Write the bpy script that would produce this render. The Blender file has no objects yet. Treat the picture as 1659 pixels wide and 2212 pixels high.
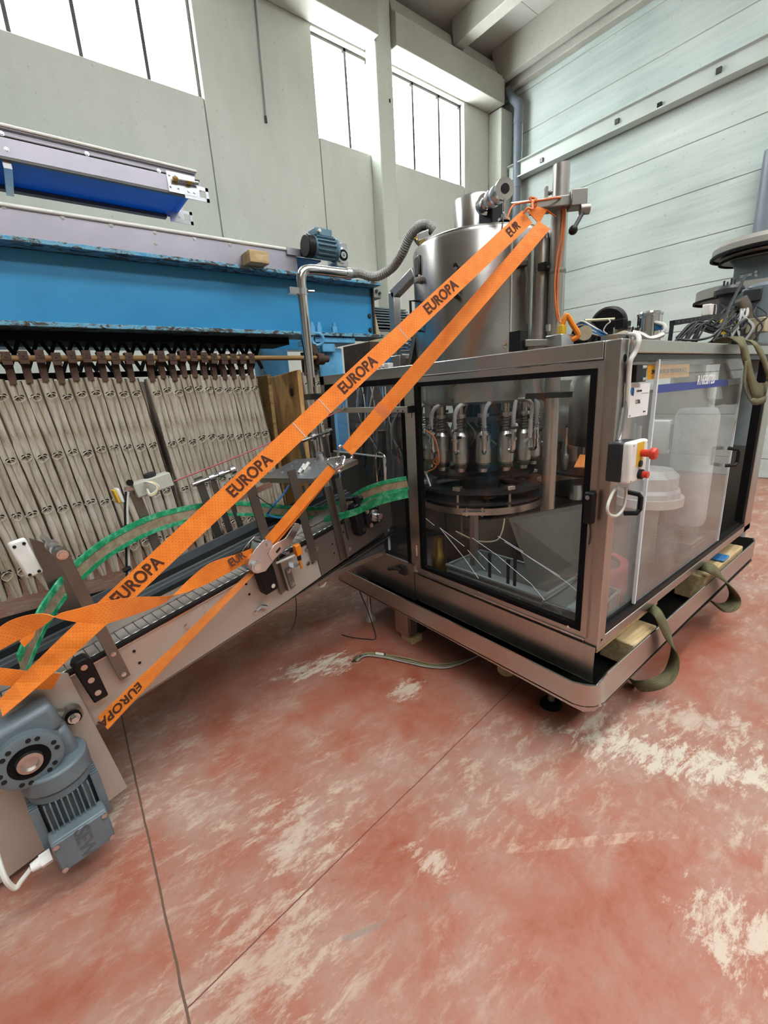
import bpy, bmesh, math, random
from mathutils import Vector as V, Matrix as M
rnd = random.Random(11)
S = bpy.context.scene
COL = S.collection

# ------------------------------------------------------------------ camera
PW, PH, FPX = 1659.0, 2212.0, 944.16
YAW, PIT, ROL = math.radians(52.374), math.radians(15.348), math.radians(-3.491)
CP = V((0, 0, 1.6))
_f = V((math.cos(PIT) * math.cos(YAW), math.cos(PIT) * math.sin(YAW), -math.sin(PIT)))
_r0 = V((math.sin(YAW), -math.cos(YAW), 0)); _u0 = _r0.cross(_f)
_r = _r0 * math.cos(ROL) + _u0 * math.sin(ROL)
_u = -_r0 * math.sin(ROL) + _u0 * math.cos(ROL)
cam = bpy.data.cameras.new('camera'); camo = bpy.data.objects.new('camera', cam); COL.objects.link(camo)
camo.matrix_world = M(((_r.x, _u.x, -_f.x, CP.x), (_r.y, _u.y, -_f.y, CP.y), (_r.z, _u.z, -_f.z, CP.z), (0, 0, 0, 1)))
cam.sensor_fit = 'HORIZONTAL'; cam.sensor_width = 36.0; cam.lens = FPX / PW * 36.0
cam.clip_start = 0.02; cam.clip_end = 200
S.camera = camo

# ------------------------------------------------------------------ world, exposure, daylight
S.view_settings.view_transform = 'Standard'; S.view_settings.look = 'None'
S.view_settings.gamma = 1.0; S.view_settings.use_curve_mapping = False
S.view_settings.exposure = 0.0
wd = bpy.data.worlds.new('overcast_sky'); S.world = wd; wd.use_nodes = True
wd.node_tree.nodes['Background'].inputs[0].default_value = (0.92, 0.96, 1.0, 1)
wd.node_tree.nodes['Background'].inputs[1].default_value = 1.0
S.cycles.max_bounces = 6; S.cycles.diffuse_bounces = 2; S.cycles.glossy_bounces = 3
S.cycles.adaptive_threshold = 0.15; wd.cycles.sampling_method = 'NONE'
S.cycles.transparent_max_bounces = 20; S.cycles.transmission_bounces = 6
S.cycles.caustics_reflective = False; S.cycles.caustics_refractive = False
S.cycles.sample_clamp_indirect = 4.0
S.cycles.use_denoising = True
ROOF_FILL_POWER = 14.0      # glow of the added, unseen fill panels under the ceiling
WINDOW_POWER = 19.0        # daylight of the high windows

def at(x, y, X=None, Y=None, Z=None):
    """world point on the plane X=, Y= or Z= along the sight line of pixel (x, y)"""
    d = _f + _r * ((x - PW / 2) / FPX) - _u * ((y - PH / 2) / FPX)
    if X is not None: t = (X - CP.x) / d.x
    elif Y is not None: t = (Y - CP.y) / d.y
    else: t = (Z - CP.z) / d.z
    return CP + d * t
def atd(x, y, dist):
    """world point at a horizontal distance from the camera"""
    d = _f + _r * ((x - PW / 2) / FPX) - _u * ((y - PH / 2) / FPX)
    return CP + d * (dist / math.hypot(d.x, d.y))

# ------------------------------------------------------------------ material helpers
def lin(h):
    h = h.lstrip('#'); o = []
    for i in (0, 2, 4):
        c = int(h[i:i + 2], 16) / 255
        o.append(c / 12.92 if c <= .04045 else ((c + .055) / 1.055) ** 2.4)
    return (*o, 1)
class NT:
    def __init__(s, name):
        s.m = bpy.data.materials.new(name); s.m.use_nodes = True; s.t = s.m.node_tree
        s.b = s.t.nodes['Principled BSDF']; s.o = s.t.nodes['Material Output']
        s.tc = None
    def n(s, kind, **kw):
        n = s.t.nodes.new('ShaderNode' + kind)
        for k, v in kw.items():
            if k.startswith('_'): setattr(n, k[1:], v)
            else:
                key = int(k[1:]) if k[0] == 'i' and k[1:].isdigit() else k.replace('__', ' ')
                n.inputs[key].default_value = v
        return n
    def l(s, a, b): s.t.links.new(a, b)
    def co(s, which='Object', scale=(1, 1, 1), rot=(0, 0, 0), loc=(0, 0, 0)):
        if s.tc is None: s.tc = s.t.nodes.new('ShaderNodeTexCoord')
        mp = s.n('Mapping'); mp.inputs['Scale'].default_value = scale; mp.inputs['Rotation'].default_value = rot; mp.inputs['Location'].default_value = loc
        s.l(s.tc.outputs[which], mp.inputs[0]); return mp.outputs[0]
    def noise(s, vec, scale, detail=4, rough=.55, dist=0.0):
        n = s.n('TexNoise', Scale=scale, Detail=detail, Roughness=rough, Distortion=dist)
        if vec is not None: s.l(vec, n.inputs['Vector'])
        return n.outputs['Fac']
    def ramp(s, fac, stops, interp='LINEAR'):
        r = s.n('ValToRGB'); r.color_ramp.interpolation = interp
        e = r.color_ramp.elements
        while len(e) < len(stops): e.new(0.5)
        for i, (p, c) in enumerate(stops): e[i].position = p; e[i].color = c if len(c) == 4 else (*c, 1)
        s.l(fac, r.inputs[0]); return r.outputs[0]
    def mix(s, fac, a, b, mode='MIX'):
        n = s.n('Mix', _data_type='RGBA', _blend_type=mode)
        for sock, v in ((n.inputs[0], fac), (n.inputs[6], a), (n.inputs[7], b)):
            if hasattr(v, 'is_output'): s.l(v, sock)
            else: sock.default_value = v
        return n.outputs[2]
    def math(s, op, a, b=0.5, c=None):
        n = s.n('Math', _operation=op)
        for sock, v in zip(n.inputs, (a, b, c)):
            if v is None: continue
            if hasattr(v, 'is_output'): s.l(v, sock)
            else: sock.default_value = v
        return n.outputs[0]
    def set(s, **kw):
        for k, v in kw.items():
            k = k.replace('__', ' ')
            if hasattr(v, 'is_output'): s.l(v, s.b.inputs[k])
            else: s.b.inputs[k].default_value = v
        return s
    def bump(s, h, strength=.3, dist=.01):
        n = s.n('Bump', Strength=strength, Distance=dist); s.l(h, n.inputs['Height']); s.l(n.outputs[0], s.b.inputs['Normal'])
        return s
MAT = {}
def plain(name, hexc, rough=.5, metal=0.0, var=.12, scale=14, spec=.5):
    t = NT(name); c = lin(hexc)
    f = t.noise(t.co(), scale, 2, .6)
    lo = tuple(x * (1 - var) for x in c[:3]) + (1,); hi = tuple(min(1, x * (1 + var)) for x in c[:3]) + (1,)
    t.set(Base__Color=t.ramp(f, [(.3, lo), (.7, hi)]), Roughness=rough, Metallic=metal)
    t.b.inputs['Specular IOR Level'].default_value = spec
    MAT[name] = t.m; return t
def steel(name, hexc, r0, r1, stretch=(1, 1, 40), scale=3, bump=.05):
    t = NT(name); c = lin(hexc)
    f = t.noise(t.co(scale=stretch), scale, 3, .65); g = t.noise(t.co(), 2.3, 1, .5)
    t.set(Metallic=1.0, Roughness=t.math('MULTIPLY_ADD', g, r1 - r0, r0),
          Base__Color=t.ramp(t.math('MULTIPLY_ADD', f, .5, t.math('MULTIPLY', g, .5)), [(.3, tuple(x * .84 for x in c[:3])), (.7, c[:3])]))
    t.bump(f, bump, .002); MAT[name] = t.m; return t
steel('steel', '#cac7c2', .24, .42)
steel('steel_frame', '#c2bfb9', .26, .40, (30, 30, 1.5), 2)
steel('steel_tank', '#b9b8b5', .18, .34, (9, 9, .5), 3, .03)
steel('steel_grey', '#8a8782', .34, .5, (1, 1, 1), 9)
steel('steel_dull', '#98958e', .38, .55, (1, 1, 1), 9)
steel('steel_dark', '#5c5a57', .35, .5)
steel('chrome', '#dcdcdc', .08, .16, (1, 1, 1), 4, .0)
steel('zinc', '#d6dade', .18, .32, (1, 1, 1), 8)
steel('aluminium', '#a6a3ad', .42, .55, (1, 1, 1), 5)
steel('brass', '#b99b55', .3, .45, (1, 1, 1), 6)
plain('black_plastic', '#141416', .45, var=.2, spec=.3)
plain('black_rubber', '#0d0d0e', .75, var=.2, spec=.15)
plain('dark_plastic', '#26282c', .45)
plain('grey_plastic', '#8a908f', .5, var=.08)
plain('crate_grey', '#8d9796', .5, var=.05, scale=5)
plain('white_plastic', '#e4e5df', .4, var=.05)
plain('cable_white', '#d9dad2', .45, var=.05)
plain('cable_cream', '#cfc9a6', .5, var=.08)
plain('cable_olive', '#8d8964', .55, var=.1)
plain('cable_blue', '#2f6fa6', .4, var=.1)
plain('cable_black', '#151517', .5)
plain('cable_orange', '#d9783c', .5)
plain('cable_red', '#a8484f', .5)
plain('yellow', '#e0b62a', .45, var=.06)
plain('orange_plastic', '#e8861e', .4, var=.06)
plain('red_button', '#d23a28', .35, var=.05)
plain('motor_blue', '#5c7f8f', .45, var=.1)
plain('motor_grey', '#66737a', .42, var=.1)
plain('machine_grey', '#6f7d80', .45, var=.1)
plain('beige_paint', '#b5a98c', .55, var=.12)
plain('belt_blue', '#1f7ac6', .5, var=.06, scale=3)
plain('belt_black', '#101112', .6, var=.2, spec=.25)
plain('housing_grey', '#bcbcb0', .5, var=.05)
plain('profile_grey', '#565b5e', .4, var=.1)
plain('grey_hose', '#a3a59f', .5, var=.06)
plain('pvc_pipe', '#76808a', .4, var=.08, scale=3)
plain('rust_brown', '#4a3527', .75, var=.35, scale=30)
plain('black_hole', '#080808', .8)
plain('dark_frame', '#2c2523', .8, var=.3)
plain('rope_white', '#cfc8b4', .8, var=.15)
plain('paper', '#eceeec', .7, var=.02)
plain('blue_print', '#2f7fb8', .6, var=.03)
plain('dark_print', '#2a2a33', .7, var=.05)
plain('blue_stripe', '#26368c', .4, var=.04)
plain('white_print', '#f2f2f2', .5, var=.02)
plain('sticker_yellow', '#e3a21c', .5, var=.05)
plain('strap_print', '#4a2412', .8, var=.1)
plain('acrylic_edge', '#dfe6ea', .3, var=.03)
plain('grey_paint', '#918f86', .5, var=.06)
plain('clear_haze', '#c9cfce', .3)
# ------------------------------------------------------------------ surface materials
def m_concrete(name, c0, c1, c2, stretch, bump=.25):
    t = NT(name)
    a = t.noise(t.co(), .55, 2, .6); b = t.noise(t.co(scale=stretch), 3.0, 4, .7); c = t.noise(t.co(), 18, 2, .7)
    col = t.ramp(t.math('MULTIPLY_ADD', a, .6, t.math('MULTIPLY', b, .4)), [(.34, lin(c0)), (.5, lin(c1)), (.68, lin(c2))])
    spk = t.ramp(c, [(.26, (.55, .55, .52)), (.36, (1, 1, 1))])
    t.set(Base__Color=t.mix(.55, col, spk, 'MULTIPLY'), Roughness=.85)
    t.b.inputs['Specular IOR Level'].default_value = .25
    t.bump(t.math('MULTIPLY_ADD', c, .4, b), bump, .01); MAT[name] = t.m
m_concrete('concrete_panel', '#d3d8cc', '#dfe4d8', '#e9ede3', (1, 1, .35))
m_concrete('concrete_board', '#b6c4bf', '#cddad4', '#e2ebe6', (1, .16, 2.6), .6)
m_concrete('concrete_beam', '#b2b2a6', '#bcbcb0', '#c6c6ba', (1, 1, 1))
plain('ceiling_white', '#cfd0c6', .8, var=.03, scale=2)
plain('rail_paint', '#c6d0c9', .45, var=.06, scale=2)
plain('hall_wall', '#a9a99f', .9, var=.08, scale=1)

def m_floor():
    t = NT('floor_red'); P_ = t.co()
    a = t.noise(P_, .8, 3, .62, .2); b = t.noise(P_, 3.6, 5, .74, .25)
    d = t.noise(t.co(scale=(1, 2.6, 1), rot=(0, 0, .6)), 7, 5, .8, .35)
    col = t.ramp(t.math('MULTIPLY_ADD', a, .55, t.math('MULTIPLY', b, .45)),
                 [(.36, lin('#9a523a')), (.45, lin('#a66a56')), (.53, lin('#ab7f6f')), (.64, lin('#b4978a'))])
    dust = t.ramp(d, [(.50, (0, 0, 0)), (.66, (1, 1, 1))])
    reg = t.ramp(a, [(.42, (0, 0, 0)), (.58, (1, 1, 1))])
    k = t.math('MULTIPLY', dust, reg)
    col = t.mix(t.math('MULTIPLY', k, .8), col, lin('#cdbca8'))
    sm = t.ramp(d, [(.30, (1, 1, 1)), (.40, (0, 0, 0))])
    col = t.mix(t.math('MULTIPLY', sm, .4), col, lin('#93442f'))
    # scuffed plaster patches of fixed place: (x, y, rx, ry, angle)
    sx = t.n('SeparateXYZ'); t.l(P_, sx.inputs[0])
    X, Y = sx.outputs[0], sx.outputs[1]
    nz = d
    for (px, py, rx, ry, an, amt) in FLOOR_PATCH:
        ca, sa = math.cos(an), math.sin(an)
        dx = t.math('SUBTRACT', X, px); dy = t.math('SUBTRACT', Y, py)
        uu = t.math('DIVIDE', t.math('ADD', t.math('MULTIPLY', dx, ca), t.math('MULTIPLY', dy, sa)), rx)
        vv = t.math('DIVIDE', t.math('SUBTRACT', t.math('MULTIPLY', dy, ca), t.math('MULTIPLY', dx, sa)), ry)
        r2 = t.math('ADD', t.math('MULTIPLY', uu, uu), t.math('MULTIPLY', vv, vv))
        v = t.math('MULTIPLY_ADD', r2, -.28, nz)
        msk = t.ramp(v, [(.40, (0, 0, 0)), (.52, (1, 1, 1))])
        col = t.mix(t.math('MULTIPLY', msk, amt), col, lin('#d6cbb8'))
    wob = t.math('MULTIPLY_ADD', b, .012, -.006)
    for (p, q, w, hx) in FLOOR_CUTS:
        dx, dy = q.x - p.x, q.y - p.y; L = math.hypot(dx, dy); nx, ny = -dy / L, dx / L
        dd = t.math('ADD', t.math('ADD', t.math('MULTIPLY', X, nx), t.math('MULTIPLY', Y, ny)), -(p.x * nx + p.y * ny))
        dd = t.math('ABSOLUTE', t.math('ADD', dd, wob))
        tt = t.math('ADD', t.math('ADD', t.math('MULTIPLY', X, dx / L), t.math('MULTIPLY', Y, dy / L)), -(p.x * dx + p.y * dy) / L)
        inside = t.math('MULTIPLY', t.math('GREATER_THAN', tt, 0), t.math('LESS_THAN', tt, L))
        m_ = t.math('MULTIPLY', t.math('LESS_THAN', dd, w), inside)
        if w > .0055: m_ = t.math('MULTIPLY', m_, t.ramp(d, [(.42, (0, 0, 0)), (.6, (.7, .7, .7))]))
        col = t.mix(m_, col, lin(hx))
    t.set(Base__Color=col, Roughness=t.ramp(b, [(.3, (.42, .42, .42)), (.7, (.68, .68, .68))]))
    t.b.inputs['Specular IOR Level'].default_value = .4
    t.bump(t.math('MULTIPLY_ADD', d, .5, b), .12, .006); MAT['floor_red'] = t.m
def fl(x, y): return at(x, y, Z=0)
FLOOR_CUTS = [(fl(262, 1545), fl(420, 2260), .0036, '#6a5446'), (fl(405, 2178), fl(1400, 1200), .0022, '#74423a'),
              (fl(500, 1345), fl(765, 1275), .004, '#c79a86'), (fl(1090, 1835), fl(1460, 1800), .018, '#c8a892'),
              (fl(740, 2030), fl(990, 1925), .008, '#8b857e')]
FLOOR_PATCH = []
for (x, y, rx, ry, an, amt) in [(690, 1440, .42, .16, -.3, .95), (1480, 1640, .75, .17, -1.05, .95), (880, 1490, .2, .12, .3, .7), (930, 1860, .08, .14, .4, .6),
                                (640, 1800, .25, .3, .3, .45), (1590, 2020, .2, .22, 0, .7), (240, 1770, .16, .05, .9, .8), (1300, 1590, .3, .2, .2, .6), (560, 2080, .35, .3, .2, .35), (1500, 1560, .5, .2, -1, .5)]:
    p = fl(x, y); FLOOR_PATCH.append((p.x, p.y, rx, ry, an, amt))
m_floor()

def m_bluepaint():
    t = NT('blue_paint'); f = t.noise(t.co(), 1.4, 6, .6); g = t.noise(t.co(scale=(.5, 1, 1)), 22, 8, .75, .5)
    col = t.ramp(f, [(.3, lin('#2181b4')), (.7, lin('#3390c2'))])
    chip = t.ramp(g, [(.70, (0, 0, 0)), (.73, (1, 1, 1))])
    t.set(Base__Color=t.mix(chip, col, lin('#4a4038')), Roughness=.38)
    t.bump(g, .1, .003); MAT['blue_paint'] = t.m
    t = NT('blue_chipped'); g = t.noise(t.co(scale=(.4, 1, 1)), 26, 8, .75, .8)
    col = t.ramp(g, [(.44, lin('#3a2c25')), (.48, lin('#5a6a70')), (.53, lin('#74b4cf')), (.62, lin('#3f93bf'))])
    t.set(Base__Color=col, Roughness=.6); t.bump(g, .5, .004); MAT['blue_chipped'] = t.m
    t = NT('blue_light'); f = t.noise(t.co(), 5, 7, .7); 
    t.set(Base__Color=t.ramp(f, [(.3, lin('#5a5a50')), (.36, lin('#4f97c4')), (.6, lin('#6bb3dc')), (.75, lin('#8cc4e0'))]), Roughness=.5); MAT['blue_light'] = t.m
m_bluepaint()
def m_cloth():
    t = NT('filter_cloth')
    oi = t.n('ObjectInfo'); P_ = t.co()
    a = t.noise(t.co(scale=(3, 1, .6)), 5, 7, .7, .8); b = t.noise(P_, 2.2, 5, .6)
    col = t.ramp(t.math('MULTIPLY_ADD', a, .6, t.math('MULTIPLY', b, .4)), [(.36, lin('#756a59')), (.45, lin('#aaa18f')), (.55, lin('#c6c0b2')), (.68, lin('#dcd8cd'))])
    col = t.mix(t.math('MULTIPLY', oi.outputs['Random'], .25), col, lin('#8f7f66'))
    t.set(Base__Color=col, Roughness=.9); t.b.inputs['Specular IOR Level'].default_value = .15
    t.bump(a, .5, .02); MAT['filter_cloth'] = t.m
m_cloth()
def m_wood(name, c0, c1, c2, stretch, sc=4):
    t = NT(name); w = t.noise(t.co(scale=stretch), sc, 8, .7, 1.4)
    t.set(Base__Color=t.ramp(w, [(.3, lin(c0)), (.5, lin(c1)), (.72, lin(c2))]), Roughness=.75); t.bump(w, .25, .004); MAT[name] = t.m
m_wood('wood_plank', '#86603a', '#c0965c', '#d8b47e', (3, 3, .5), 2.2)
m_wood('wood_timber', '#9a8058', '#c0a67a', '#d6c29c', (1, 6, 6), 3)
m_wood('wood_pole', '#5a4024', '#8a6a3c', '#a98a58', (.6, 14, 14), 2)
def m_strap():
    t = NT('orange_webbing'); uv = t.co('UV')
    sp = t.n('SeparateXYZ'); t.l(uv, sp.inputs[0]); uu, vv = sp.outputs[0], sp.outputs[1]
    row = t.math('FLOOR', t.math('MULTIPLY', vv, 9))
    du = t.math('FRACT', t.math('ADD', t.math('MULTIPLY', uu, 70), t.math('MULTIPLY', row, .5)))
    dash = t.math('MULTIPLY', t.math('LESS_THAN', du, .5), t.math('LESS_THAN', t.math('ABSOLUTE', t.math('SUBTRACT', t.math('FRACT', t.math('MULTIPLY', vv, 9)), .5)), .13))
    nz = t.noise(t.co(), 18, 5, .6)
    col = t.ramp(nz, [(.3, lin('#e87a1e')), (.7, lin('#f79030'))])
    col = t.mix(t.math('MULTIPLY', dash, .45), col, lin('#a84a0c'))
    w = t.math('SINE', t.math('MULTIPLY', uu, 1400))
    t.set(Base__Color=col, Roughness=.62); t.b.inputs['Specular IOR Level'].default_value = .35
    t.b.inputs['Sheen Weight'].default_value = .2
    t.bump(t.math('MULTIPLY_ADD', dash, -1.0, t.math('MULTIPLY', w, .1)), .15, .001); MAT['orange_webbing'] = t.m
    t = NT('sling_olive'); uv = t.co('UV', scale=(1, 8, 1)); a = t.noise(t.co('UV', scale=(6, 30, 1)), 2, 5, .6)
    t.set(Base__Color=t.ramp(a, [(.35, lin('#3b3826')), (.5, lin('#6b6748')), (.7, lin('#8f8a68'))]), Roughness=.85); t.bump(a, .6, .004); MAT['sling_olive'] = t.m
    t = NT('green_plastic'); a = t.noise(t.co(), 25, 6, .7)
    t.set(Base__Color=t.ramp(a, [(.36, lin('#148252')), (.52, lin('#2aa571')), (.74, lin('#8fd8b8'))]), Roughness=.45); MAT['green_plastic'] = t.m
    t = NT('guide_beige'); a = t.noise(t.co(scale=(1, 1, 1)), 30, 6, .7)
    t.set(Base__Color=t.ramp(a, [(.40, lin('#8c7d64')), (.6, lin('#aa9b80')), (.70, lin('#7fae8e'))]), Roughness=.6); MAT['guide_beige'] = t.m
m_strap()
def m_sheet():
    t = NT('worn_sheet'); a = t.noise(t.co(), 6, 8, .75, .8); b = t.noise(t.co(), 1.6, 4, .6)
    k = t.ramp(t.math('MULTIPLY_ADD', b, .55, t.math('MULTIPLY', a, .45)), [(.52, (0, 0, 0)), (.60, (1, 1, 1))])
    t.set(Base__Color=t.mix(t.math('MULTIPLY', k, .6), lin('#a3a69c'), lin('#5d5340')), Metallic=.35, Roughness=.5); MAT['worn_sheet'] = t.m
    t = NT('steel_panel')   # rolled side sheet with stains and rust freckles
    a = t.noise(t.co(), 3, 7, .7, .6); b = t.noise(t.co(), 24, 6, .8)
    k = t.ramp(t.math('MULTIPLY_ADD', a, .6, t.math('MULTIPLY', b, .4)), [(.56, (0, 0, 0)), (.66, (1, 1, 1))])
    t.set(Base__Color=t.mix(t.math('MULTIPLY', k, .55), lin('#c0bab0'), lin('#8a6a52')), Metallic=.45, Roughness=t.ramp(a, [(.3, (.34,) * 3), (.7, (.52,) * 3)])); MAT['steel_panel'] = t.m
m_sheet()
def m_glass(name, haze, hcol, ior=1.45, rough=.02, tint=(.96, .97, .97, 1)):
    t = NT(name); t.t.nodes.remove(t.b)
    tr = t.n('BsdfTransparent'); tr.inputs[0].default_value = tint
    gl = t.n('BsdfGlossy'); gl.inputs['Roughness'].default_value = rough; gl.inputs[0].default_value = (1, 1, 1, 1)
    lw = t.n('LayerWeight'); fr = t.math('MULTIPLY_ADD', t.math('POWER', lw.outputs['Facing'], 4.0), .55, .025)
    m1 = t.n('MixShader'); t.l(fr, m1.inputs[0]); t.l(tr.outputs[0], m1.inputs[1]); t.l(gl.outputs[0], m1.inputs[2])
    out = m1
    if haze:
        df = t.n('BsdfDiffuse'); df.inputs[0].default_value = lin(hcol)
        nz = t.noise(t.co(scale=(1, 1, .4)), 2.5, 6, .65, .6)
        fac = t.ramp(nz, [(.3, (haze * .35,) * 3), (.72, (haze * 1.5,) * 3)])
        m2 = t.n('MixShader'); t.l(fac, m2.inputs[0]); t.l(m1.outputs[0], m2.inputs[1]); t.l(df.outputs[0], m2.inputs[2]); out = m2
    t.l(out.outputs[0], t.o.inputs[0]); MAT[name] = t.m
m_glass('clear_pane', .004, '#b9c0bf')
m_glass('hazy_pane', .10, '#e4e8e4')
m_glass('smoke_pane', .02, '#8c9698', tint=(.80, .84, .88, 1))
m_glass('sight_glass', .06, '#c9d4d2')
def m_emit(name, col, s):
    t = NT(name); t.t.nodes.remove(t.b); e = t.n('Emission'); e.inputs[0].default_value = col; e.inputs[1].default_value = s
    t.l(e.outputs[0], t.o.inputs[0]); MAT[name] = t.m
m_emit('window_daylight', (.93, .97, 1.0, 1), WINDOW_POWER)
m_emit('roof_fill_glow', (.97, .99, 1.0, 1), ROOF_FILL_POWER)

# ------------------------------------------------------------------ mesh helpers
ORG = {}
def tag(o, label=None, cat=None, group=None, kind=None):
    if label: o['label'] = label
    if cat: o['category'] = cat
    if group: o['group'] = group
    if kind: o['kind'] = kind
    return o
def root(name, loc, label, cat, group=None, mat=None):
    o = bpy.data.objects.new(name, None); COL.objects.link(o); o.empty_display_size = .05
    if mat is not None: o.matrix_world = mat; ORG[o.name] = V((0, 0, 0))
    else: o.location = loc; ORG[o.name] = V(loc)
    return tag(o, label, cat, group)
def perp(a):
    a = a.normalized(); b = V((0, 0, 1)) if abs(a.z) < .9 else V((1, 0, 0))
    x = a.cross(b).normalized(); return x, a.cross(x).normalized()
class MB:
    def __init__(s): s.v = []; s.f = []; s.uv = None
    def add(s, vs, fs):
        k = len(s.v); s.v += [V(p) for p in vs]; s.f += [tuple(i + k for i in f) for f in fs]; return s
    def box(s, lo, hi):
        x0, y0, z0 = lo; x1, y1, z1 = hi
        return s.add([(x0, y0, z0), (x1, y0, z0), (x1, y1, z0), (x0, y1, z0), (x0, y0, z1), (x1, y0, z1), (x1, y1, z1), (x0, y1, z1)],
                     [(0, 3, 2, 1), (4, 5, 6, 7), (0, 1, 5, 4), (1, 2, 6, 5), (2, 3, 7, 6), (3, 0, 4, 7)])
    def frame(s, c, ax, ay, az):
        """box about c with half-axis vectors"""
        c = V(c); P = [c - ax - ay - az, c + ax - ay - az, c + ax + ay - az, c - ax + ay - az, c - ax - ay + az, c + ax - ay + az, c + ax + ay + az, c - ax + ay + az]
        return s.add(P, [(0, 3, 2, 1), (4, 5, 6, 7), (0, 1, 5, 4), (1, 2, 6, 5), (2, 3, 7, 6), (3, 0, 4, 7)])
    def bar(s, p0, p1, w, h, up=V((0, 0, 1))):
        p0, p1 = V(p0), V(p1); d = (p1 - p0); a = d.normalized(); x = a.cross(up)
        x = x.normalized() if x.length > 1e-4 else perp(a)[0]; y = x.cross(a)
        return s.frame((p0 + p1) / 2, d / 2, x * (w / 2), y * (h / 2))
    def cyl(s, p0, p1, r, r2=None, n=16, cap=True):
        p0, p1 = V(p0), V(p1); r2 = r if r2 is None else r2; x, y = perp(p1 - p0); P = []; 
        for p, q in ((p0, r), (p1, r2)): P += [p + x * (q * math.cos(2 * math.pi * i / n)) + y * (q * math.sin(2 * math.pi * i / n)) for i in range(n)]
        F = [(i, (i + 1) % n, n + (i + 1) % n, n + i) for i in range(n)]
        if cap: F += [tuple(range(n))[::-1], tuple(range(n, 2 * n))]
        return s.add(P, F)
    def lathe(s, prof, p, axis=(0, 0, 1), n=24, a0=0.0, a1=2 * math.pi):
        """prof: (radius, height) along axis from p"""
        p = V(p); a = V(axis).normalized(); x, y = perp(a); full = abs(a1 - a0 - 2 * math.pi) < 1e-6
        m = n if full else n + 1; P = []; F = []
        for (r, h) in prof: P += [p + a * h + (x * math.cos(a0 + (a1 - a0) * i / n) + y * math.sin(a0 + (a1 - a0) * i / n)) * max(r, 1e-4) for i in range(m)]
        for j in range(len(prof) - 1):
            for i in range(n): F.append((j * m + i, j * m + (i + 1) % m, (j + 1) * m + (i + 1) % m, (j + 1) * m + i))
        return s.add(P, F)
    def tube(s, pts, r, n=8, rr=None):
        pts = [V(p) for p in pts]; P = []; F = []; x = None; N = len(pts)
        for i, p in enumerate(pts):
            d = (pts[min(i + 1, N - 1)] - pts[max(i - 1, 0)]).normalized()
            if x is None: x = perp(d)[0]
            x = (x - d * x.dot(d)); x = x.normalized() if x.length > 1e-6 else perp(d)[0]; y = d.cross(x)
            q = rr[i] if rr else r
            P += [p + x * (q * math.cos(2 * math.pi * k / n)) + y * (q * math.sin(2 * math.pi * k / n)) for k in range(n)]
        for i in range(N - 1): F += [(i * n + k, i * n + (k + 1) % n, (i + 1) * n + (k + 1) % n, (i + 1) * n + k) for k in range(n)]
        F += [tuple(range(n))[::-1], tuple(range((N - 1) * n, N * n))]
        return s.add(P, F)
    def prism(s, poly, vec):
        n = len(poly); vec = V(vec); P = [V(p) for p in poly] + [V(p) + vec for p in poly]
        return s.add(P, [tuple(range(n))[::-1], tuple(range(n, 2 * n))] + [(i, (i + 1) % n, n + (i + 1) % n, n + i) for i in range(n)])
    def sph(s, c, r, n=12, sq=(1, 1, 1)):
        c = V(c); P = []; F = []; m = n // 2
        for j in range(m + 1):
            for i in range(n):
                t = math.pi * j / m; f = 2 * math.pi * i / n
                P.append(c + V((math.sin(t) * math.cos(f) * sq[0], math.sin(t) * math.sin(f) * sq[1], math.cos(t) * sq[2])) * r)
        for j in range(m):
            for i in range(n): F.append((j * n + i, j * n + (i + 1) % n, (j + 1) * n + (i + 1) % n, (j + 1) * n + i))
        return s.add(P, F)
    def bolt(s, p, axis, r=.007, h=.006, washer=True):
        p = V(p); a = V(axis).normalized()
        if washer: s.cyl(p - a * .003, p + a * .0015, r * 1.5, n=12)
        return s.cyl(p - a * .002, p + a * h, r, n=6)
    def ribbon(s, L, R):
        L = [V(p) for p in L]; R = [V(p) for p in R]; n = len(L); s.uv = []
        k = len(s.v); acc = 0; us = []
        for i in range(n):
            if i: acc += ((L[i] + R[i]) / 2 - (L[i - 1] + R[i - 1]) / 2).length
            us.append(acc)
        s.v += [q for i in range(n) for q in (L[i], R[i])]
        for i in range(n - 1): s.f.append((k + 2 * i, k + 2 * i + 1, k + 2 * i + 3, k + 2 * i + 2))
        s.us = us; return s
    def build(s, name, mat, parent=None, bev=0, loc=None, smooth=True, ang=35, solid=0, label=None, seg=2):
        org = V(loc) if loc is not None else (ORG[parent.name] if parent is not None else None)
        if org is None:      # a thing of its own: origin at the base of its bounds
            lo = [min(p[i] for p in s.v) for i in range(3)]; hi = [max(p[i] for p in s.v) for i in range(3)]
            org = V(((lo[0] + hi[0]) / 2, (lo[1] + hi[1]) / 2, lo[2]))
        me = bpy.data.meshes.new(name); me.from_pydata([tuple(p - org) for p in s.v], [], s.f)
        if s.uv is not None:
            uv = me.uv_layers.new(name='UVMap')
            for poly in me.polygons:
                for li in poly.loop_indices:
                    vi = me.loops[li].vertex_index; uv.data[li].uv = (s.us[vi // 2] if vi // 2 < len(s.us) else 0, vi % 2)
        else:
            b = bmesh.new(); b.from_mesh(me); bmesh.ops.recalc_face_normals(b, faces=b.faces); b.to_mesh(me); b.free()
        if smooth:
            me.polygons.foreach_set('use_smooth', [True] * len(me.polygons)); me.set_sharp_from_angle(angle=math.radians(ang))
        me.materials.append(MAT[mat]); o = bpy.data.objects.new(name, me); COL.objects.link(o)
        if parent is not None: o.parent = parent; ORG[o.name] = ORG[parent.name]
        else: o.location = org; ORG[o.name] = org
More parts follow.
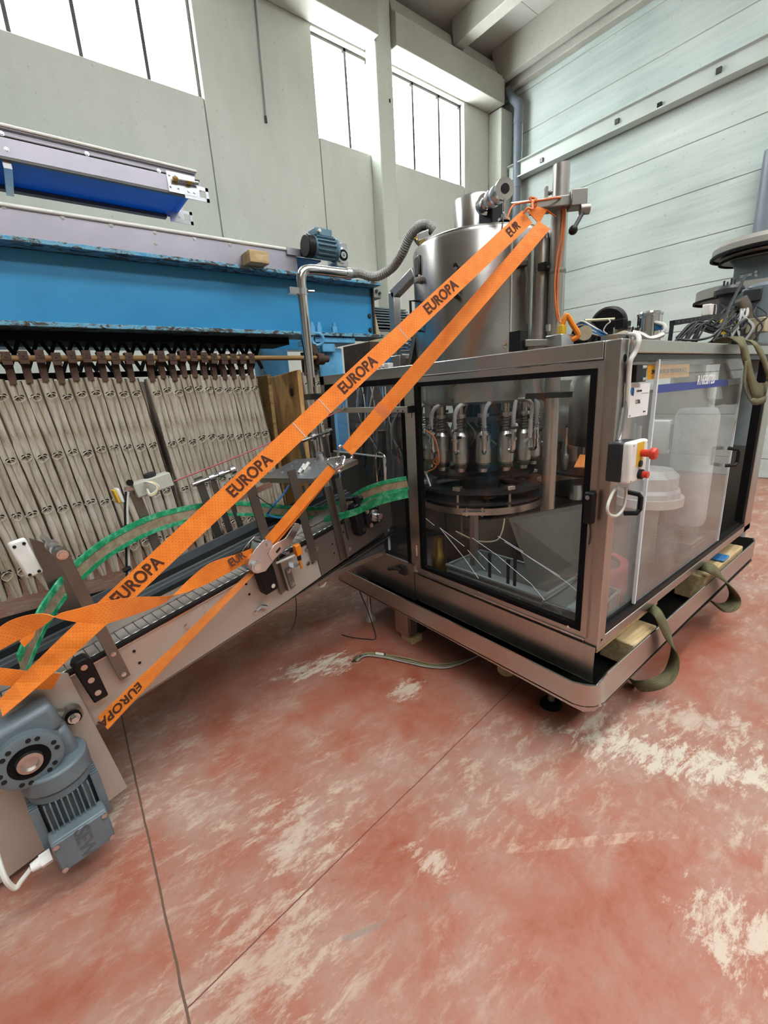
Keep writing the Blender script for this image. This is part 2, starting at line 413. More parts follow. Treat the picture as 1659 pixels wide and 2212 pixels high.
        if bev:
            m = o.modifiers.new('bevel', 'BEVEL'); m.width = bev; m.segments = seg; m.limit_method = 'ANGLE'; m.angle_limit = math.radians(40)
        if solid:
            m = o.modifiers.new('solid', 'SOLIDIFY'); m.thickness = solid; m.offset = 0
        if label: o['label'] = label
        return o
def B(lo, hi): return MB().box(lo, hi)
def copy_tree(o, parent=None):
    c = o.copy(); COL.objects.link(c); c.parent = parent
    if parent is not None: c.matrix_parent_inverse = M.Identity(4)
    for ch in list(o.children): copy_tree(ch, c)
    return c
def text(name, body, mat, size, origin, xdir, ydir, parent=None, ext=.0004, align='CENTER', sx=1.0, bold=0.0):
    """flat lettering on a surface: origin, reading direction and up direction"""
    cu = bpy.data.curves.new(name, 'FONT'); cu.body = body; cu.size = size; cu.extrude = ext; cu.align_x = align; cu.align_y = 'CENTER'; cu.resolution_u = 3; cu.offset = bold
    o = bpy.data.objects.new(name, cu); COL.objects.link(o); cu.materials.append(MAT[mat])
    x = V(xdir).normalized(); z = x.cross(V(ydir)).normalized(); y = z.cross(x)
    org = V(origin) - (ORG[parent.name] if parent is not None else V((0, 0, 0)))
    mw = M(((x.x * sx, y.x, z.x, org.x), (x.y * sx, y.y, z.y, org.y), (x.z * sx, y.z, z.z, org.z), (0, 0, 0, 1)))
    me = bpy.data.meshes.new_from_object(o.evaluated_get(bpy.context.evaluated_depsgraph_get()))
    bpy.data.objects.remove(o); bpy.data.curves.remove(cu)
    me.transform(mw)
    if not me.materials: me.materials.append(MAT[mat])
    o = bpy.data.objects.new(name, me); COL.objects.link(o)
    if parent is not None: o.parent = parent; ORG[o.name] = ORG[parent.name]
    return o
def smooth_path(pts, n=8):
    """Catmull-Rom through pts"""
    pts = [V(p) for p in pts]; out = []
    for i in range(len(pts) - 1):
        p0 = pts[max(i - 1, 0)]; p1 = pts[i]; p2 = pts[i + 1]; p3 = pts[min(i + 2, len(pts) - 1)]
        for k in range(n):
            t = k / n
            out.append(.5 * ((2 * p1) + (p2 - p0) * t + (2 * p0 - 5 * p1 + 4 * p2 - p3) * t * t + (3 * p1 - p0 - 3 * p2 + p3) * t ** 3))
    return out + [pts[-1]]
def cable(name, pts, r, mat, parent=None, n=6, seg=7, **k): return MB().tube(smooth_path(pts, seg), r, n).build(name, mat, parent, **k)
# ================================================================== the hall
YA, XB, ZC = 6.5, 8.5, 7.45
def struct(name, loc=(0, 0, 0)):
    o = bpy.data.objects.new(name, None); COL.objects.link(o); o.location = loc; ORG[o.name] = V(loc); o['kind'] = 'structure'; return o
def sbuild(mb, name, mat, **k):
    o = mb.build(name, mat, **k); o['kind'] = 'structure'; return o
sbuild(B((-9, -9, -.2), (XB + .3, YA + .3, 0)), 'floor', 'floor_red', loc=(0, 0, 0))
# back wall: cast panels with window openings
wb = struct('wall_back', (0, YA, 0)); SILL, HEAD = 5.29, 6.61
def panel(x0, x1, z0, z1, y0=YA): B((x0 + .008, y0, z0), (x1 - .008, YA + .22, z1)).build('wall_panel', 'concrete_panel', wb, bev=.008)
panel(-9, -3.6, 0, 7.6); panel(-3.6, 2.555, 0, SILL); panel(-3.6, 2.555, HEAD, 7.6); panel(-3.6, -2.0, SILL, HEAD)
panel(2.555, 4.235, 0, 7.6)
panel(4.235, 5.36, 0, SILL); panel(4.235, 5.36, HEAD, 7.6)
panel(5.36, 7.43, 0, SILL); panel(5.36, 7.43, HEAD, 7.6); panel(7.43, XB + .3, 0, 7.6)
B((-9, YA + .23, 0), (XB + .3, YA + .30, SILL - .02)).build('backing_strip', 'concrete_beam', wb)
for x in (2.555, 4.235, 5.36, 7.43): B((x - .006, YA + .02, 0), (x + .006, YA + .2, SILL)).build('joint_filler', 'hall_wall', wb)
def window(n, x0, x1, mull):
    w = struct('window_%d' % n, ((x0 + x1) / 2, YA + .12, SILL))
    xs = [x0] + mull + [x1]
    for a, b in zip(xs[:-1], xs[1:]):
        B((a + .01, YA + .14, SILL + .02), (b - .01, YA + .15, HEAD - .02)).build('pane', 'window_daylight', w)
    for x in mull: B((x - .02, YA + .09, SILL), (x + .02, YA + .138, HEAD)).build('mullion', 'steel_dark', w)
    fr = MB().box((x0, YA + .09, SILL), (x1, YA + .155, SILL + .025)).box((x0, YA + .09, HEAD - .04), (x1, YA + .155, HEAD)).box((x0, YA + .09, SILL), (x0 + .03, YA + .155, HEAD)).box((x1 - .03, YA + .09, SILL), (x1, YA + .155, HEAD))
    fr.build('window_frame', 'steel_dark', w)
    B((x0, YA + .16, SILL), (x1, YA + .19, HEAD)).build('outer_reveal', 'ceiling_white', w)
window(1, -2.0, 2.555, [-1.35, -.68, 0.0, .66, 1.28, 1.96])
window(2, 4.235, 5.30, [4.86])
m3 = [at(889, 175, Y=YA + .1).x, at(946, 205, Y=YA + .1).x]
window(3, 5.42, 7.43, m3)
# columns and roof beams
co = struct('trim_1', (5.34, 6.3, 0)); B((5.18, 6.24, 0), (5.50, YA - .002, 7.6)).build('column_shaft', 'concrete_panel', co, bev=.02)
B((5.40, 6.232, 5.93), (5.425, 6.2405, 5.975)).build('fixing_hole', 'black_hole', co)
gd = struct('trim_2', (4, 6.3, 6.6))
for a, b in ((-9, 5.17), (5.51, XB - .35)):
    MB().prism([(a, 6.13, 6.63), (a, 6.49, 6.63), (a, 6.49, 7.30), (a, 6.28, 7.30), (a, 6.22, 7.10), (a, 6.13, 7.04)], (b - a, 0, 0)).build('eaves_beam', 'concrete_beam', gd, bev=.01)
rb = struct('trim_3', (6.9, 0, 7.1))
for x in (-6, -4, -2, .5, 2.8, 5.1, 6.95):
    MB().prism([(x - .11, 6.2, 7.10), (x + .11, 6.2, 7.10), (x + .15, 6.2, ZC), (x - .15, 6.2, ZC)], (0, -15, 0)).build('roof_beam', 'concrete_beam', rb, bev=.01)
MB().prism([(8.08, 6.3, 7.00), (8.24, 6.3, 7.00), (8.26, 6.3, 7.22), (8.33, 6.3, 7.22), (8.34, 6.3, 6.93), (8.49, 6.3, 6.93), (8.49, 6.3, ZC), (7.96, 6.3, ZC)], (0, -15, 0)).build('edge_roof_beam', 'concrete_beam', rb, bev=.01)
ce = struct('ceiling', (0, 0, ZC))
for x0, x1 in ((-9, -6), (-6, -4), (-4, -2), (-2, .5), (.5, 2.8), (2.8, 5.1), (5.1, 6.95), (6.95, XB + .3)):
    ys = [YA + .3, 5.35, 4.05, 2.75, 1.45, .15, -1.15, -2.45, -3.75, -5.05, -6.35, -9]
    for i, (y1, y0) in enumerate(zip(ys[:-1], ys[1:])):
        B((x0, y0 + .004, ZC), (x1, y1 - .004, ZC + .06)).build('ceiling_panel', 'ceiling_white', ce)
B((-9, -9, ZC + .065), (XB + .3, YA + .3, ZC + .1)).build('roof_deck', 'hall_wall', ce)
rl = struct('window_4', (0, 0, ZC - .05))  # glowing strips added out of view to fill the hall with top light
for (x0, x1, y0, y1) in ((-2.0, 6.2, -1.0, .3), (-4.8, 7.6, -4.6, -3.2)):
    B((x0, y0, ZC - .04), (x1, y1, ZC - .01)).build('roof_fill_panel', 'roof_fill_glow', rl)
# right wall of whitewashed concrete boards
wr = struct('wall_right', (XB, 0, 0))
z = 2.91 - .655 * 4
zs = [0, .29] + [.29 + .655 * i for i in range(1, 11)] + [7.6]
for z0, z1 in zip(zs[:-1], zs[1:]): B((XB, -9, z0 + .006), (XB + .16, YA, z1 - .006)).build('wall_board', 'concrete_board', wr, bev=.006)
B((XB + .01, -9, 0), (XB + .2, YA, 7.6)).build('wall_core', 'hall_wall', wr)
cc = struct('trim_4', (8.3, 6.3, 0)); B((8.14, 6.2, 0), (XB - .01, YA - .005, 6.62)).build('corner_column', 'concrete_panel', cc, bev=.015)
# steel rail on the right wall
ra = struct('trim_5', (8.4, 0, 5.4)); zb = 5.43
MB().prism([(8.33, 6.15, zb), (8.35, 6.15, zb), (8.35, 6.15, zb + .2), (8.45, 6.15, zb + .21), (8.45, 6.15, zb + .24), (8.27, 6.15, zb + .24), (8.27, 6.15, zb + .225), (8.33, 6.15, zb + .215)], (0, -14, 0)).build('rail_web', 'rail_paint', ra, bev=.003)
MB().prism([(8.27, 6.15, zb - .02), (8.45, 6.15, zb - .02), (8.45, 6.15, zb), (8.27, 6.15, zb)], (0, -14, 0)).build('rail_flange', 'rail_paint', ra)
for (px, py) in ((1425, 227), (1333, 262), (1170, 346), (1553, 152)):
    p = at(px, py, X=8.32); B((8.30, p.y - .03, p.z - .035), (8.335, p.y + .03, p.z + .03)).build('rail_clip', 'black_plastic' if px in (1425,) else 'steel_dark', ra)
p = at(1094, 391, X=8.3); B((8.27, p.y - .05, p.z - .03), (8.33, p.y + .03, p.z + .04)).build('rail_clip', 'black_plastic', ra)
# rear walls of the hall, behind the camera
sbuild(B((-9.2, -9, 0), (-9, YA + .3, 7.6)), 'wall_left', 'hall_wall'); sbuild(B((-9, -9.2, 0), (XB + .3, -9, 7.6)), 'wall_front', 'hall_wall')
# downpipes
def pipe_thing(name, x, y, z0, z1, r, label, joints=()):
    t = root(name, (x, y, z0), label, 'pipe')
    MB().cyl((x, y, z0), (x, y, z1), r, n=24).build('pipe', 'pvc_pipe', t)
    for z in joints: MB().cyl((x, y, z), (x, y, z + .12), r * 1.1, n=24).build('socket', 'pvc_pipe', t)
    return t
p = at(1118, 300, X=8.33)
t = pipe_thing('downpipe', 8.33, p.y, 0, 6.45, .075, 'grey plastic rainwater pipe in the corner of the two walls', (at(1117, 405, X=8.33).z, 6.3))
MB().tube(smooth_path([(8.33, p.y, 6.42), (8.33, p.y, 6.6), (8.31, p.y + .12, 6.75), (8.27, p.y + .22, 6.9)], 5), .078, 16).build('elbow', 'pvc_pipe', t)
p = at(1659, 430, X=8.33)
pipe_thing('downpipe', 8.33, p.y, 0, 4.35, .115, 'thick grey-blue plastic pipe on the right wall at the picture edge', ())
# conduit drop on the back wall
t = root('cable_drop', (3.3, YA - .02, 5.1), 'thin grey cable hanging down the back wall between the windows', 'cable')
a = at(551, 0, Y=YA - .02); b = at(574, 255, Y=YA - .02)
MB().tube([a + V((-.02, 0, 1.2)), a, b], .012, 6).build('cable', 'grey_plastic', t); MB().cyl(b + V((0, 0, -.05)), b + V((0, 0, .02)), .018, n=8).build('end_plug', 'dark_plastic', t)
# ================================================================== filter press along the back wall
PY = 3.6
pr = root('filter_press', (1.0, 4.1, 0), 'blue steel filter press frame with a chipped overhead beam and column', 'press')
bx1 = at(806, 640, Y=PY + .1).x
B((-1.6, PY + .13, 2.15), (bx1, PY + .16, 2.58)).build('beam_web', 'blue_paint', pr)
B((-1.6, PY, 2.585), (bx1 + .03, PY + .30, 2.612)).build('top_flange', 'blue_chipped', pr, bev=.004)
B((-1.6, PY, 2.115), (bx1 + .03, PY + .30, 2.145)).build('bottom_flange', 'blue_chipped', pr, bev=.004)
B((bx1 - .005, PY + .1, 2.14), (bx1 + .012, PY + .30, 2.58)).build('end_plate', 'rust_brown', pr)
B((-1.6, PY + .135, 2.20), (bx1 - .01, PY + .138, 2.22)).build('weld_seam', 'blue_light', pr)
B((-1.6, 4.75, 2.12), (bx1, 4.95, 2.58)).build('rear_beam', 'blue_paint', pr)
for z in (2.33, 2.2): MB().bolt((bx1 - .04, PY + .13, z), (0, -1, 0), .016, .012).build('bolt', 'dark_frame', pr)
# head column with bolted cap and lifting ring
cx0 = at(700, 900, Y=PY + .08).x; cx1 = at(750, 900, Y=PY + .08).x
B((cx0, PY + .08, 0), (cx1, PY + .34, 2.02)).build('column', 'blue_light', pr, bev=.01)
B((cx0 - .05, PY + .02, 2.06), (cx1 + .12, PY + .36, 2.112)).build('column_cap', 'blue_light', pr, bev=.006)
B((cx0 + .02, PY + .03, 1.98), (cx0 + .16, PY + .08, 2.06)).build('cap_lug', 'blue_light', pr, bev=.008)
for px in (674, 689, 722):
    p = at(px, 712, Y=PY + .06); MB().cyl((p.x, PY + .06, 2.145), (p.x, PY + .06, 2.205), .028, n=6).cyl((p.x, PY + .06, 2.2), (p.x, PY + .06, 2.235), .018, n=12).build('cap_bolt', 'blue_light', pr, bev=.003)
MB().lathe([(.05 + .014 * math.cos(a * math.pi / 4), .014 * math.sin(a * math.pi / 4)) for a in range(9)], at(686, 733, Y=PY - .0), (.7, 1, 0), 20).build('lifting_ring', 'blue_light', pr)
# timber pole that carries the plates
z = 1.925
MB().cyl((-1.5, PY - .03, z), (at(686, 772, Y=PY).x, PY - .03, z), .019, n=12).build('carrying_pole', 'wood_pole', pr)
MB().cyl((cx0 - .09, PY - .03, z - .01), (cx0 - .02, PY - .03, z - .01), .05, n=20).cyl((cx0 - .02, PY - .03, z - .01), (cx0 + .03, PY - .03, z - .01), .03, n=14).build('pole_socket', 'rust_brown', pr)
B((cx0 - .13, PY, z - .1), (cx0 - .05, PY + .05, z + .12)).build('socket_bracket', 'rust_brown', pr)
# scissor links behind the hangers
for i in range(24):
    x = -.62 + i * .0965; a = V((x, PY + .22, 1.86)); b = V((x + .105, PY + .22, 2.09))
    MB().bar(a, b, .02, .024).build('scissor_link', 'black_rubber', pr)
    MB().bar(V((x, PY + .245, 2.09)), V((x + .105, PY + .245, 1.86)), .02, .024).build('scissor_link', 'black_rubber', pr)
B((-1.6, PY + .16, 2.055), (1.95, PY + .5, 2.112)).build('link_rail', 'black_rubber', pr)
B((-1.6, PY + .35, 1.83), (1.62, PY + .5, 1.865)).build('link_rail', 'black_rubber', pr)
# base rails
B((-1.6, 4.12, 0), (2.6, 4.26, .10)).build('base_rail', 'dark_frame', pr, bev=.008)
B((-1.6, 3.3, .004), (.95, 4.12, .03)).build('floor_shade_sheet', 'dark_frame', pr)  # dark sheet standing in for the shade on the floor under the press
B((-.9, 4.7, 0), (-.6, 4.95, 2.12)).build('rear_column', 'blue_light', pr); B((2.1, 4.7, 0), (2.4, 4.95, 2.12)).build('rear_column', 'blue_light', pr)
B((-1.6, 3.7, 0), (-1.3, 4.0, 2.12)).build('tail_column', 'blue_light', pr)

# cloth-covered plates
ZT, ZB, LEAN = 1.80, .43, .10
def plate_proto(seed):
    r = random.Random(seed)
    t = root('filter_plate', (0, 0, 0), None, 'filter plate', 'cloth plates hanging in the filter press')
    sh = lambda z: (ZT - z) * LEAN
    core = MB().prism([(-.004 + sh(ZT), .002, ZT), (.004 + sh(ZT), .002, ZT), (.004 + sh(ZB), .002, ZB + .12), (-.004 + sh(ZB), .002, ZB + .12)], (0, 1.1, 0))
    core.v = [V((p.x + .0385, p.y + .004, p.z)) for p in core.v]; core.build('core_board', 'rust_brown', t)
    nz = 26; prof = [(-.039, .10), (-.039, .014), (-.035, .001), (-.014, -.004), (-.002, .005), (.003, -.005), (.020, -.007), (.034, .001), (.0375, .014), (.0375, .10)]
    P, F = [], []
    ph = [r.uniform(0, 6.3) for _ in range(6)]
    for k in range(nz + 1):
        z = ZT + (ZB - ZT) * k / nz; q = max(0, (k - nz + 3) / 3.0); nar = 1 - .45 * q
        for j, (a, b) in enumerate(prof):
            w = .0022 * math.sin(k * .55 + ph[0] + j) + .0015 * math.sin(k * 1.3 + ph[1] + j * .7); yy = b + .0040 * math.sin(k * .6 + ph[2] + j * 1.3) + r.uniform(-.0012, .0012)
            mid = .005 * math.sin(k * .35 + ph[3]) if 2 <= j <= 6 else 0
            P.append((a * nar + w * (1 if 1 < j < 8 else .3) + mid + sh(z), yy + .02 * q, z))
    n = len(prof)
    for k in range(nz):
        for j in range(n - 1): F.append((k * n + j, k * n + j + 1, (k + 1) * n + j + 1, (k + 1) * n + j))
    F.append(tuple(range(n))[::-1]); F.append(tuple(nz * n + j for j in range(n)))
    m = MB().add(P, F); m.build('cloth', 'filter_cloth', t, smooth=True, ang=60)
    MB().box((-.03 + sh(1.2), .1, ZB + .1), (.03 + sh(1.2), 1.1, ZT - .02)).build('plate_body', 'filter_cloth', t)
    for z in (1.70, 1.33, .98, .62):
        x0, x1 = -.014 + sh(z), .014 + sh(z)
        MB().cyl((x0, -.012, z), (x0, .012, z), .0105, n=10).build('grommet', 'black_hole', t)
        MB().cyl((x1, -.014, z + .006), (x1, .012, z + .006), .0105, n=10).build('grommet', 'black_hole', t)
        d = r.uniform(.02, .05); s = r.uniform(-.016, .016)
        MB().tube(smooth_path([(x0 - .004, -.014, z), (x0 + .01, -.02, z + .004), (x1, -.018, z + .004), (x1 + .012, -.02, z - d * .4), (x0 + .012 + s, -.022, z - d), (x0 - .012 + s, -.02, z - d * .5), (x0 + .004, -.022, z + .002), (x0 - .02, -.018, z - .012)], 4), .0022, 4).build('tie_string', 'rope_white', t)
    h = MB().box((-.024, -.055, 1.89), (.024, -.048, 1.965)).box((-.024, -.055, 1.957), (.024, .02, 1.965))
    h.box((-.022, .012, 1.80), (.022, .02, 1.965)).cyl((0, -.062, 1.94), (0, -.045, 1.94), .008, n=8)
    h.lathe([(.028, -.02), (.028, .02), (.023, .02), (.023, -.02), (.028, -.02)], (0, -.03, 1.925), (1, 0, 0), 14)
    h.box((-.018, -.012, 1.78), (.018, .0, 1.87)).build('hanger', 'rust_brown', t)
    return t
protos = [plate_proto(s) for s in range(4)]
ORD = 'first second third fourth fifth sixth seventh eighth ninth tenth eleventh twelfth thirteenth fourteenth fifteenth sixteenth seventeenth eighteenth nineteenth twentieth twenty-first twenty-second twenty-third twenty-fourth twenty-fifth twenty-sixth'.split()
xs = [-.56 + .0815 * i for i in range(15)] + [.6905 + .0745 * i + .02 for i in range(11)]
used = set(); first = True
for i, x in enumerate(xs):
    k = i % 4 if i < 4 else rnd.randrange(4)
    if k not in used: o = protos[k]; used.add(k)
    else: o = copy_tree(protos[k])
    o.location = (x + .04, PY + rnd.uniform(-.006, .006), rnd.uniform(-.012, .012)); o['label'] = 'grey cloth filter plate, %s to the left of the dark brown wooden board' % ORD[len(xs) - 1 - i]
# wooden boards at the end of the row
xw = at(652, 900, Y=PY + .02).x
t = root('wooden_board', (xw, 4.1, .4), 'light wooden board with oval finger holes standing at the end of the plates', 'board')
bm_ = MB().prism([(xw, PY + .02, .42), (xw, PY + 1.1, .42), (xw, PY + 1.1, 1.70), (xw, PY + .82, 1.79), (xw, PY + .02, 1.83)], (.042, 0, 0)); bm_.build('board', 'wood_plank', t, bev=.006)
for (yy, z) in ((PY + .16, 1.66), (PY + .66, 1.34)):
    MB().lathe([(.001, 0), (.045, 0), (.055, .004), (.062, .001)], (xw - .003, yy, z), (1, 0, 0), 20).build('finger_hole', 'wood_pole', t)
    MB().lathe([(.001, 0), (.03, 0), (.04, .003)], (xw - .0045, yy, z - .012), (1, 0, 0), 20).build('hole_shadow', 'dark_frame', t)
xw2 = at(598, 900, Y=PY + .05).x
t = B((xw2 - .02, PY + .1, .42), (xw2 + .015, PY + 1.1, 1.80)).build('wooden_board', 'wood_pole', bev=.006)
tag(t, 'darker brown wooden board just left of the light wooden board', 'board')
for x, l in ((xw + .09, 'grey cloth-covered plate right behind the light wooden board'), (cx0 - .08, 'single grey cloth-covered plate next to the blue column')):
    o = copy_tree(protos[1]); o.location = (x, PY + .03, .01); o['label'] = l
# drive unit beyond the beam end
dx = bx1 + .02
t = root('drive_unit', (dx + .3, 4.1, 0), 'grey finned electric motor with beige bracket beyond the end of the blue beam', 'motor')
y0 = 3.95
a, b, c, d = at(796, 650, Y=y0), at(818, 742, Y=y0), at(850, 755, Y=y0), at(796, 780, Y=y0)
MB().prism([a, at(808, 668, Y=y0), at(840, 800, Y=y0), at(800, 790, Y=y0)], (0, .02, 0)).build('bracket_plate', 'beige_paint', t)
a, b = at(802, 655, Y=y0 + .12), at(862, 716, Y=y0 + .12); cz = (a.z + b.z) / 2; rr = abs(a.z - b.z) / 2
MB().cyl((a.x, y0 + .3, cz), (b.x + .2, y0 + .3, cz), rr * .86, n=24).build('motor_body', 'dark_plastic', t)
for k in range(11):
    an = math.radians(200 + k * 14); n_ = V((0, math.cos(an + math.pi), math.sin(an + math.pi)))
for k in range(9):
    zz = cz + rr * (.85 - k * .21); w = math.sqrt(max(.02, 1 - (.85 - k * .21) ** 2)) * rr
    B((a.x, y0 + .3 - w - .02, zz - .006), (b.x + .2, y0 + .3, zz + .006)).build('cooling_fin', 'machine_grey', t)
a, b = at(791, 612, Y=y0), at(822, 646, Y=y0)
B((a.x, y0 - .02, b.z), (b.x, y0 + .16, a.z)).build('gear_housing', 'grey_plastic', t, bev=.012)
for px, py in ((800, 624), (812, 629), (819, 634)): q = at(px, py, Y=y0 - .02); MB().cyl(q, q + V((0, -.02, 0)), .022 if px == 800 else .014, n=12).build('plug', 'dark_plastic', t)
B((dx + .05, 3.9, 0), (dx + .5, 4.4, at(830, 740, Y=3.95).z)).build('pedestal', 'rust_brown', t)

# ------------------------------------------------------------------ belt conveyor lying on the beam
YL = PY + .06; zt, zbm = 2.80, 2.614
xe = at(640, 548, Y=YL).x
t = root('belt_conveyor', (.5, YL, 2.614), 'long pale aluminium belt conveyor lying on top of the blue beam', 'conveyor')
B((-1.6, YL, zbm), (xe, YL + .012, zt - .02)).build('side_panel', 'aluminium', t)
MB().cyl((-1.6, YL, zt - .012), (xe - .02, YL, zt - .012), .014, n=12).build('top_lip', 'white_plastic', t)
B((-1.6, YL + .5, zbm), (xe, YL + .512, zt - .02)).build('side_panel', 'aluminium', t)
B((-1.6, YL + .02, zt - .06), (xe + .25, YL + .49, zt - .05)).build('belt', 'belt_blue', t)
for k in range(6): MB().cyl((-1.3 + k * .62, YL + .01, zbm + .05), (-1.3 + k * .62, YL + .5, zbm + .05), .025, n=12).build('roller', 'zinc', t)
for (px, py) in ((8, 446), (135, 470), (240, 487), (335, 503), (420, 516), (497, 529), (337, 526)):
    MB().bolt(at(px, py, Y=YL), (0, -1, 0), .010, .006).build('bolt', 'zinc', t)
a, b = at(620, 540, Y=YL - .02), at(724, 573, Y=YL - .02)
B((a.x, YL - .02, at(640, 552, Y=YL - .02).z), (b.x + .1, YL, at(640, 537, Y=YL - .02).z)).build('end_bracket', 'aluminium', t)
# its drive: finned blue motor and gear plate
ym = YL - .12; a, b = at(660, 535, Y=ym), at(718, 535, Y=ym); cz = at(690, 536, Y=ym).z; R_ = .085
mt = MB().cyl((a.x + .06, ym, cz), (b.x, ym, cz), R_, n=24).build('motor', 'motor_blue', t)
MB().cyl((a.x - .005, ym, cz), (a.x + .065, ym, cz), R_ * 1.03, n=24).build('fan_cover', 'black_plastic', mt, bev=.01)
for k in range(7):
    an = math.radians(-60 + k * 20) + math.pi / 2 * 2
    n_ = V((0, math.cos(an), math.sin(an))); MB().frame(V(((a.x + b.x) / 2 + .03, ym, cz)) + n_ * (R_ + .006), V(((b.x - a.x) / 2 - .045, 0, 0)), n_ * .012, V((0, -n_.z, n_.y)) * .004).build('cooling_fin', 'motor_blue', mt)
B((a.x + .07, ym - .06, cz + R_ - .01), (b.x - .03, ym + .06, cz + R_ + .05)).build('terminal_box', 'motor_blue', mt, bev=.008)
MB().cyl((a.x + .1, ym - .06, cz + R_ + .02), (a.x + .1, ym - .085, cz + R_ + .02), .014, n=10).build('cable_gland', 'white_plastic', mt)
MB().cyl((b.x, ym, cz), (b.x + .025, ym, cz), R_ * 1.05, n=24).build('flange', 'motor_blue', mt)
g = at(738, 550, Y=ym)
gp = B((b.x + .025, ym - .01, g.z - .10), (b.x + .15, ym + .14, g.z + .095)).build('gearbox', 'zinc', t, bev=.01)
MB().lathe([(.062, 0), (.062, .02), (.046, .022), (.046, .01), (.03, .012), (.026, .03), (.012, .03), (.012, .0)], (b.x + .087, ym - .008, g.z - .012), (0, -1, 0), 24).build('gear_hub', 'zinc', gp)
MB().lathe([(.045, 0), (.045, .004), (.028, .004), (.028, 0)], (b.x + .087, ym - .030, g.z - .012), (0, -1, 0), 24).build('seal', 'black_rubber', gp)
t2 = MB().bar(at(537, 556, Y=PY + .03) + V((0, .05, -.01)), at(577, 566, Y=PY - .14), .10, .085)
p0, p1 = at(530, 552, Y=PY + .12), at(566, 556, Y=PY - .12)
t2 = MB().box((at(538, 560, Y=PY - .08).x, PY - .10, 2.614), (at(579, 560, Y=PY - .08).x, PY + .055, 2.70)).build('timber_block', 'wood_timber', bev=.004)
tag(t2, 'short timber block on the blue beam beside the pale conveyor', 'timber')

# ------------------------------------------------------------------ upper belt conveyor with blue belt
YU = PY; x1 = at(430, 385, Y=YU).x
ztop = at(200, 315, Y=YU).z; zr = at(200, 378, Y=YU).z; zm = at(200, 338, Y=YU).z
t = root('belt_conveyor', (.2, YU, 2.8), 'upper conveyor section with a bright blue belt and slotted end tabs', 'conveyor')
YF = YU + .46
for yy, sgn in ((YU, 1), (YF, -1)):
    B((-1.5, yy, zr), (x1, yy + .012 * sgn, zm)).build('side_rail', 'aluminium', t)
    B((-1.5, yy + .03 * sgn, zm), (x1 - .01, yy + .042 * sgn, ztop)).build('upper_rail', 'aluminium', t)
    B((-1.5, yy + .012 * min(sgn, 0), zm - .006), (x1, yy + .03, zm + .006)).build('rail_step', 'steel_dark', t)
    MB().cyl((-1.5, yy + .012 * sgn, ztop), (x1 - .01, yy + .012 * sgn, ztop), .010, n=10).build('top_lip', 'white_plastic', t)
B((-1.5, YU + .05, zr + .005), (x1 - .10, YF - .02, zr + .02)).build('belt_return', 'belt_blue', t)
MB().lathe([(.0001, -.2), (.055, -.2), (.055, .2), (.0001, .2)], (x1 - .10, YU + .24, zr + .055), (0, 1, 0), 20).build('end_roller', 'belt_blue', t)
B((-1.5, YU + .05, ztop - .04), (x1 - .1, YF - .02, ztop - .03)).build('belt', 'belt_blue', t)
B((-1.5, YF - .035, zr - .02), (x1 - .14, YF + .015, zr + .002)).build('lower_rail', 'steel_dark', t)
B((-1.5, YU + .0, zr - .012), (x1 - .05, YU + .03, zr + .002)).build('lower_rail', 'steel_dark', t)
q = at(17, 370, Y=YU + .1); B((q.x - .02, YU + .02, zr - .05), (q.x + .02, YF - .02, zr - .012)).build('cross_member', 'zinc', t)
for (px, py) in ((3, 288), (14, 323), (188, 332), (343, 369)): MB().bolt(at(px, py, Y=YU), (0, -1, 0), .009, .006).build('bolt', 'zinc', t)
a, b = at(358, 368, Y=YU - .006), at(430, 412, Y=YU - .006)
bp = B((a.x, YU - .008, zr - .005), (b.x - .02, YU, at(358, 369, Y=YU).z)).build('end_plate', 'zinc', t)
for (px, py) in ((366, 377), (380, 379), (369, 402), (386, 406)): MB().bolt(at(px, py, Y=YU - .008), (0, -1, 0), .008, .008).build('bolt', 'zinc', bp)
MB().cyl(at(375, 386, Y=YU - .03), at(428, 396, Y=YU - .03), .012, n=10).build('tension_screw', 'zinc', t)
for (px, py) in ((380, 387), (410, 394)): q = at(px, py, Y=YU - .03); MB().cyl(q + V((-.02, 0, 0)), q + V((.012, 0, 0)), .014, n=6).build('tension_nut', 'brass', t)
for (yy, px, py) in ((YU - .006, 425, 417), (YF - .1, 392, 468)):
    q = at(px, py, Y=yy); L = .085
    m = MB().box((q.x - L, yy, q.z - .045), (q.x + .02, yy + .006, q.z + .045)).box((q.x + .02, yy, q.z + .022), (q.x + L, yy + .006, q.z + .045)).box((q.x + .02, yy, q.z - .045), (q.x + L, yy + .006, q.z - .022)).box((q.x + L - .02, yy, q.z - .045), (q.x + L, yy + .006, q.z + .045))
    sl = m.build('slotted_tab', 'zinc', t)
    for u in (-.055, -.015): MB().bolt((q.x + u, yy, q.z), (0, -1, 0), .009, .007).build('bolt', 'zinc', sl)
for x in (-.35, -1.2):
    for yy in (YU + .02, YF - .06): B((x, yy, 2.79), (x + .04, yy + .04, zr)).build('support_leg', 'steel_dark', t)
# ================================================================== filling machine in its guard cabin
FX, FY, ZL, ZH = 1.65, .74, .51, 1.73
XE = 3.85
fm = root('filling_machine', (2.7, 1.7, 0), 'stainless steel rotary filling machine in a glazed guard cabin with a round tank on top', 'machine')
def part(mb, name, mat='steel_frame', parent=None, **k): return mb.build(name, mat, parent or fm, **k)
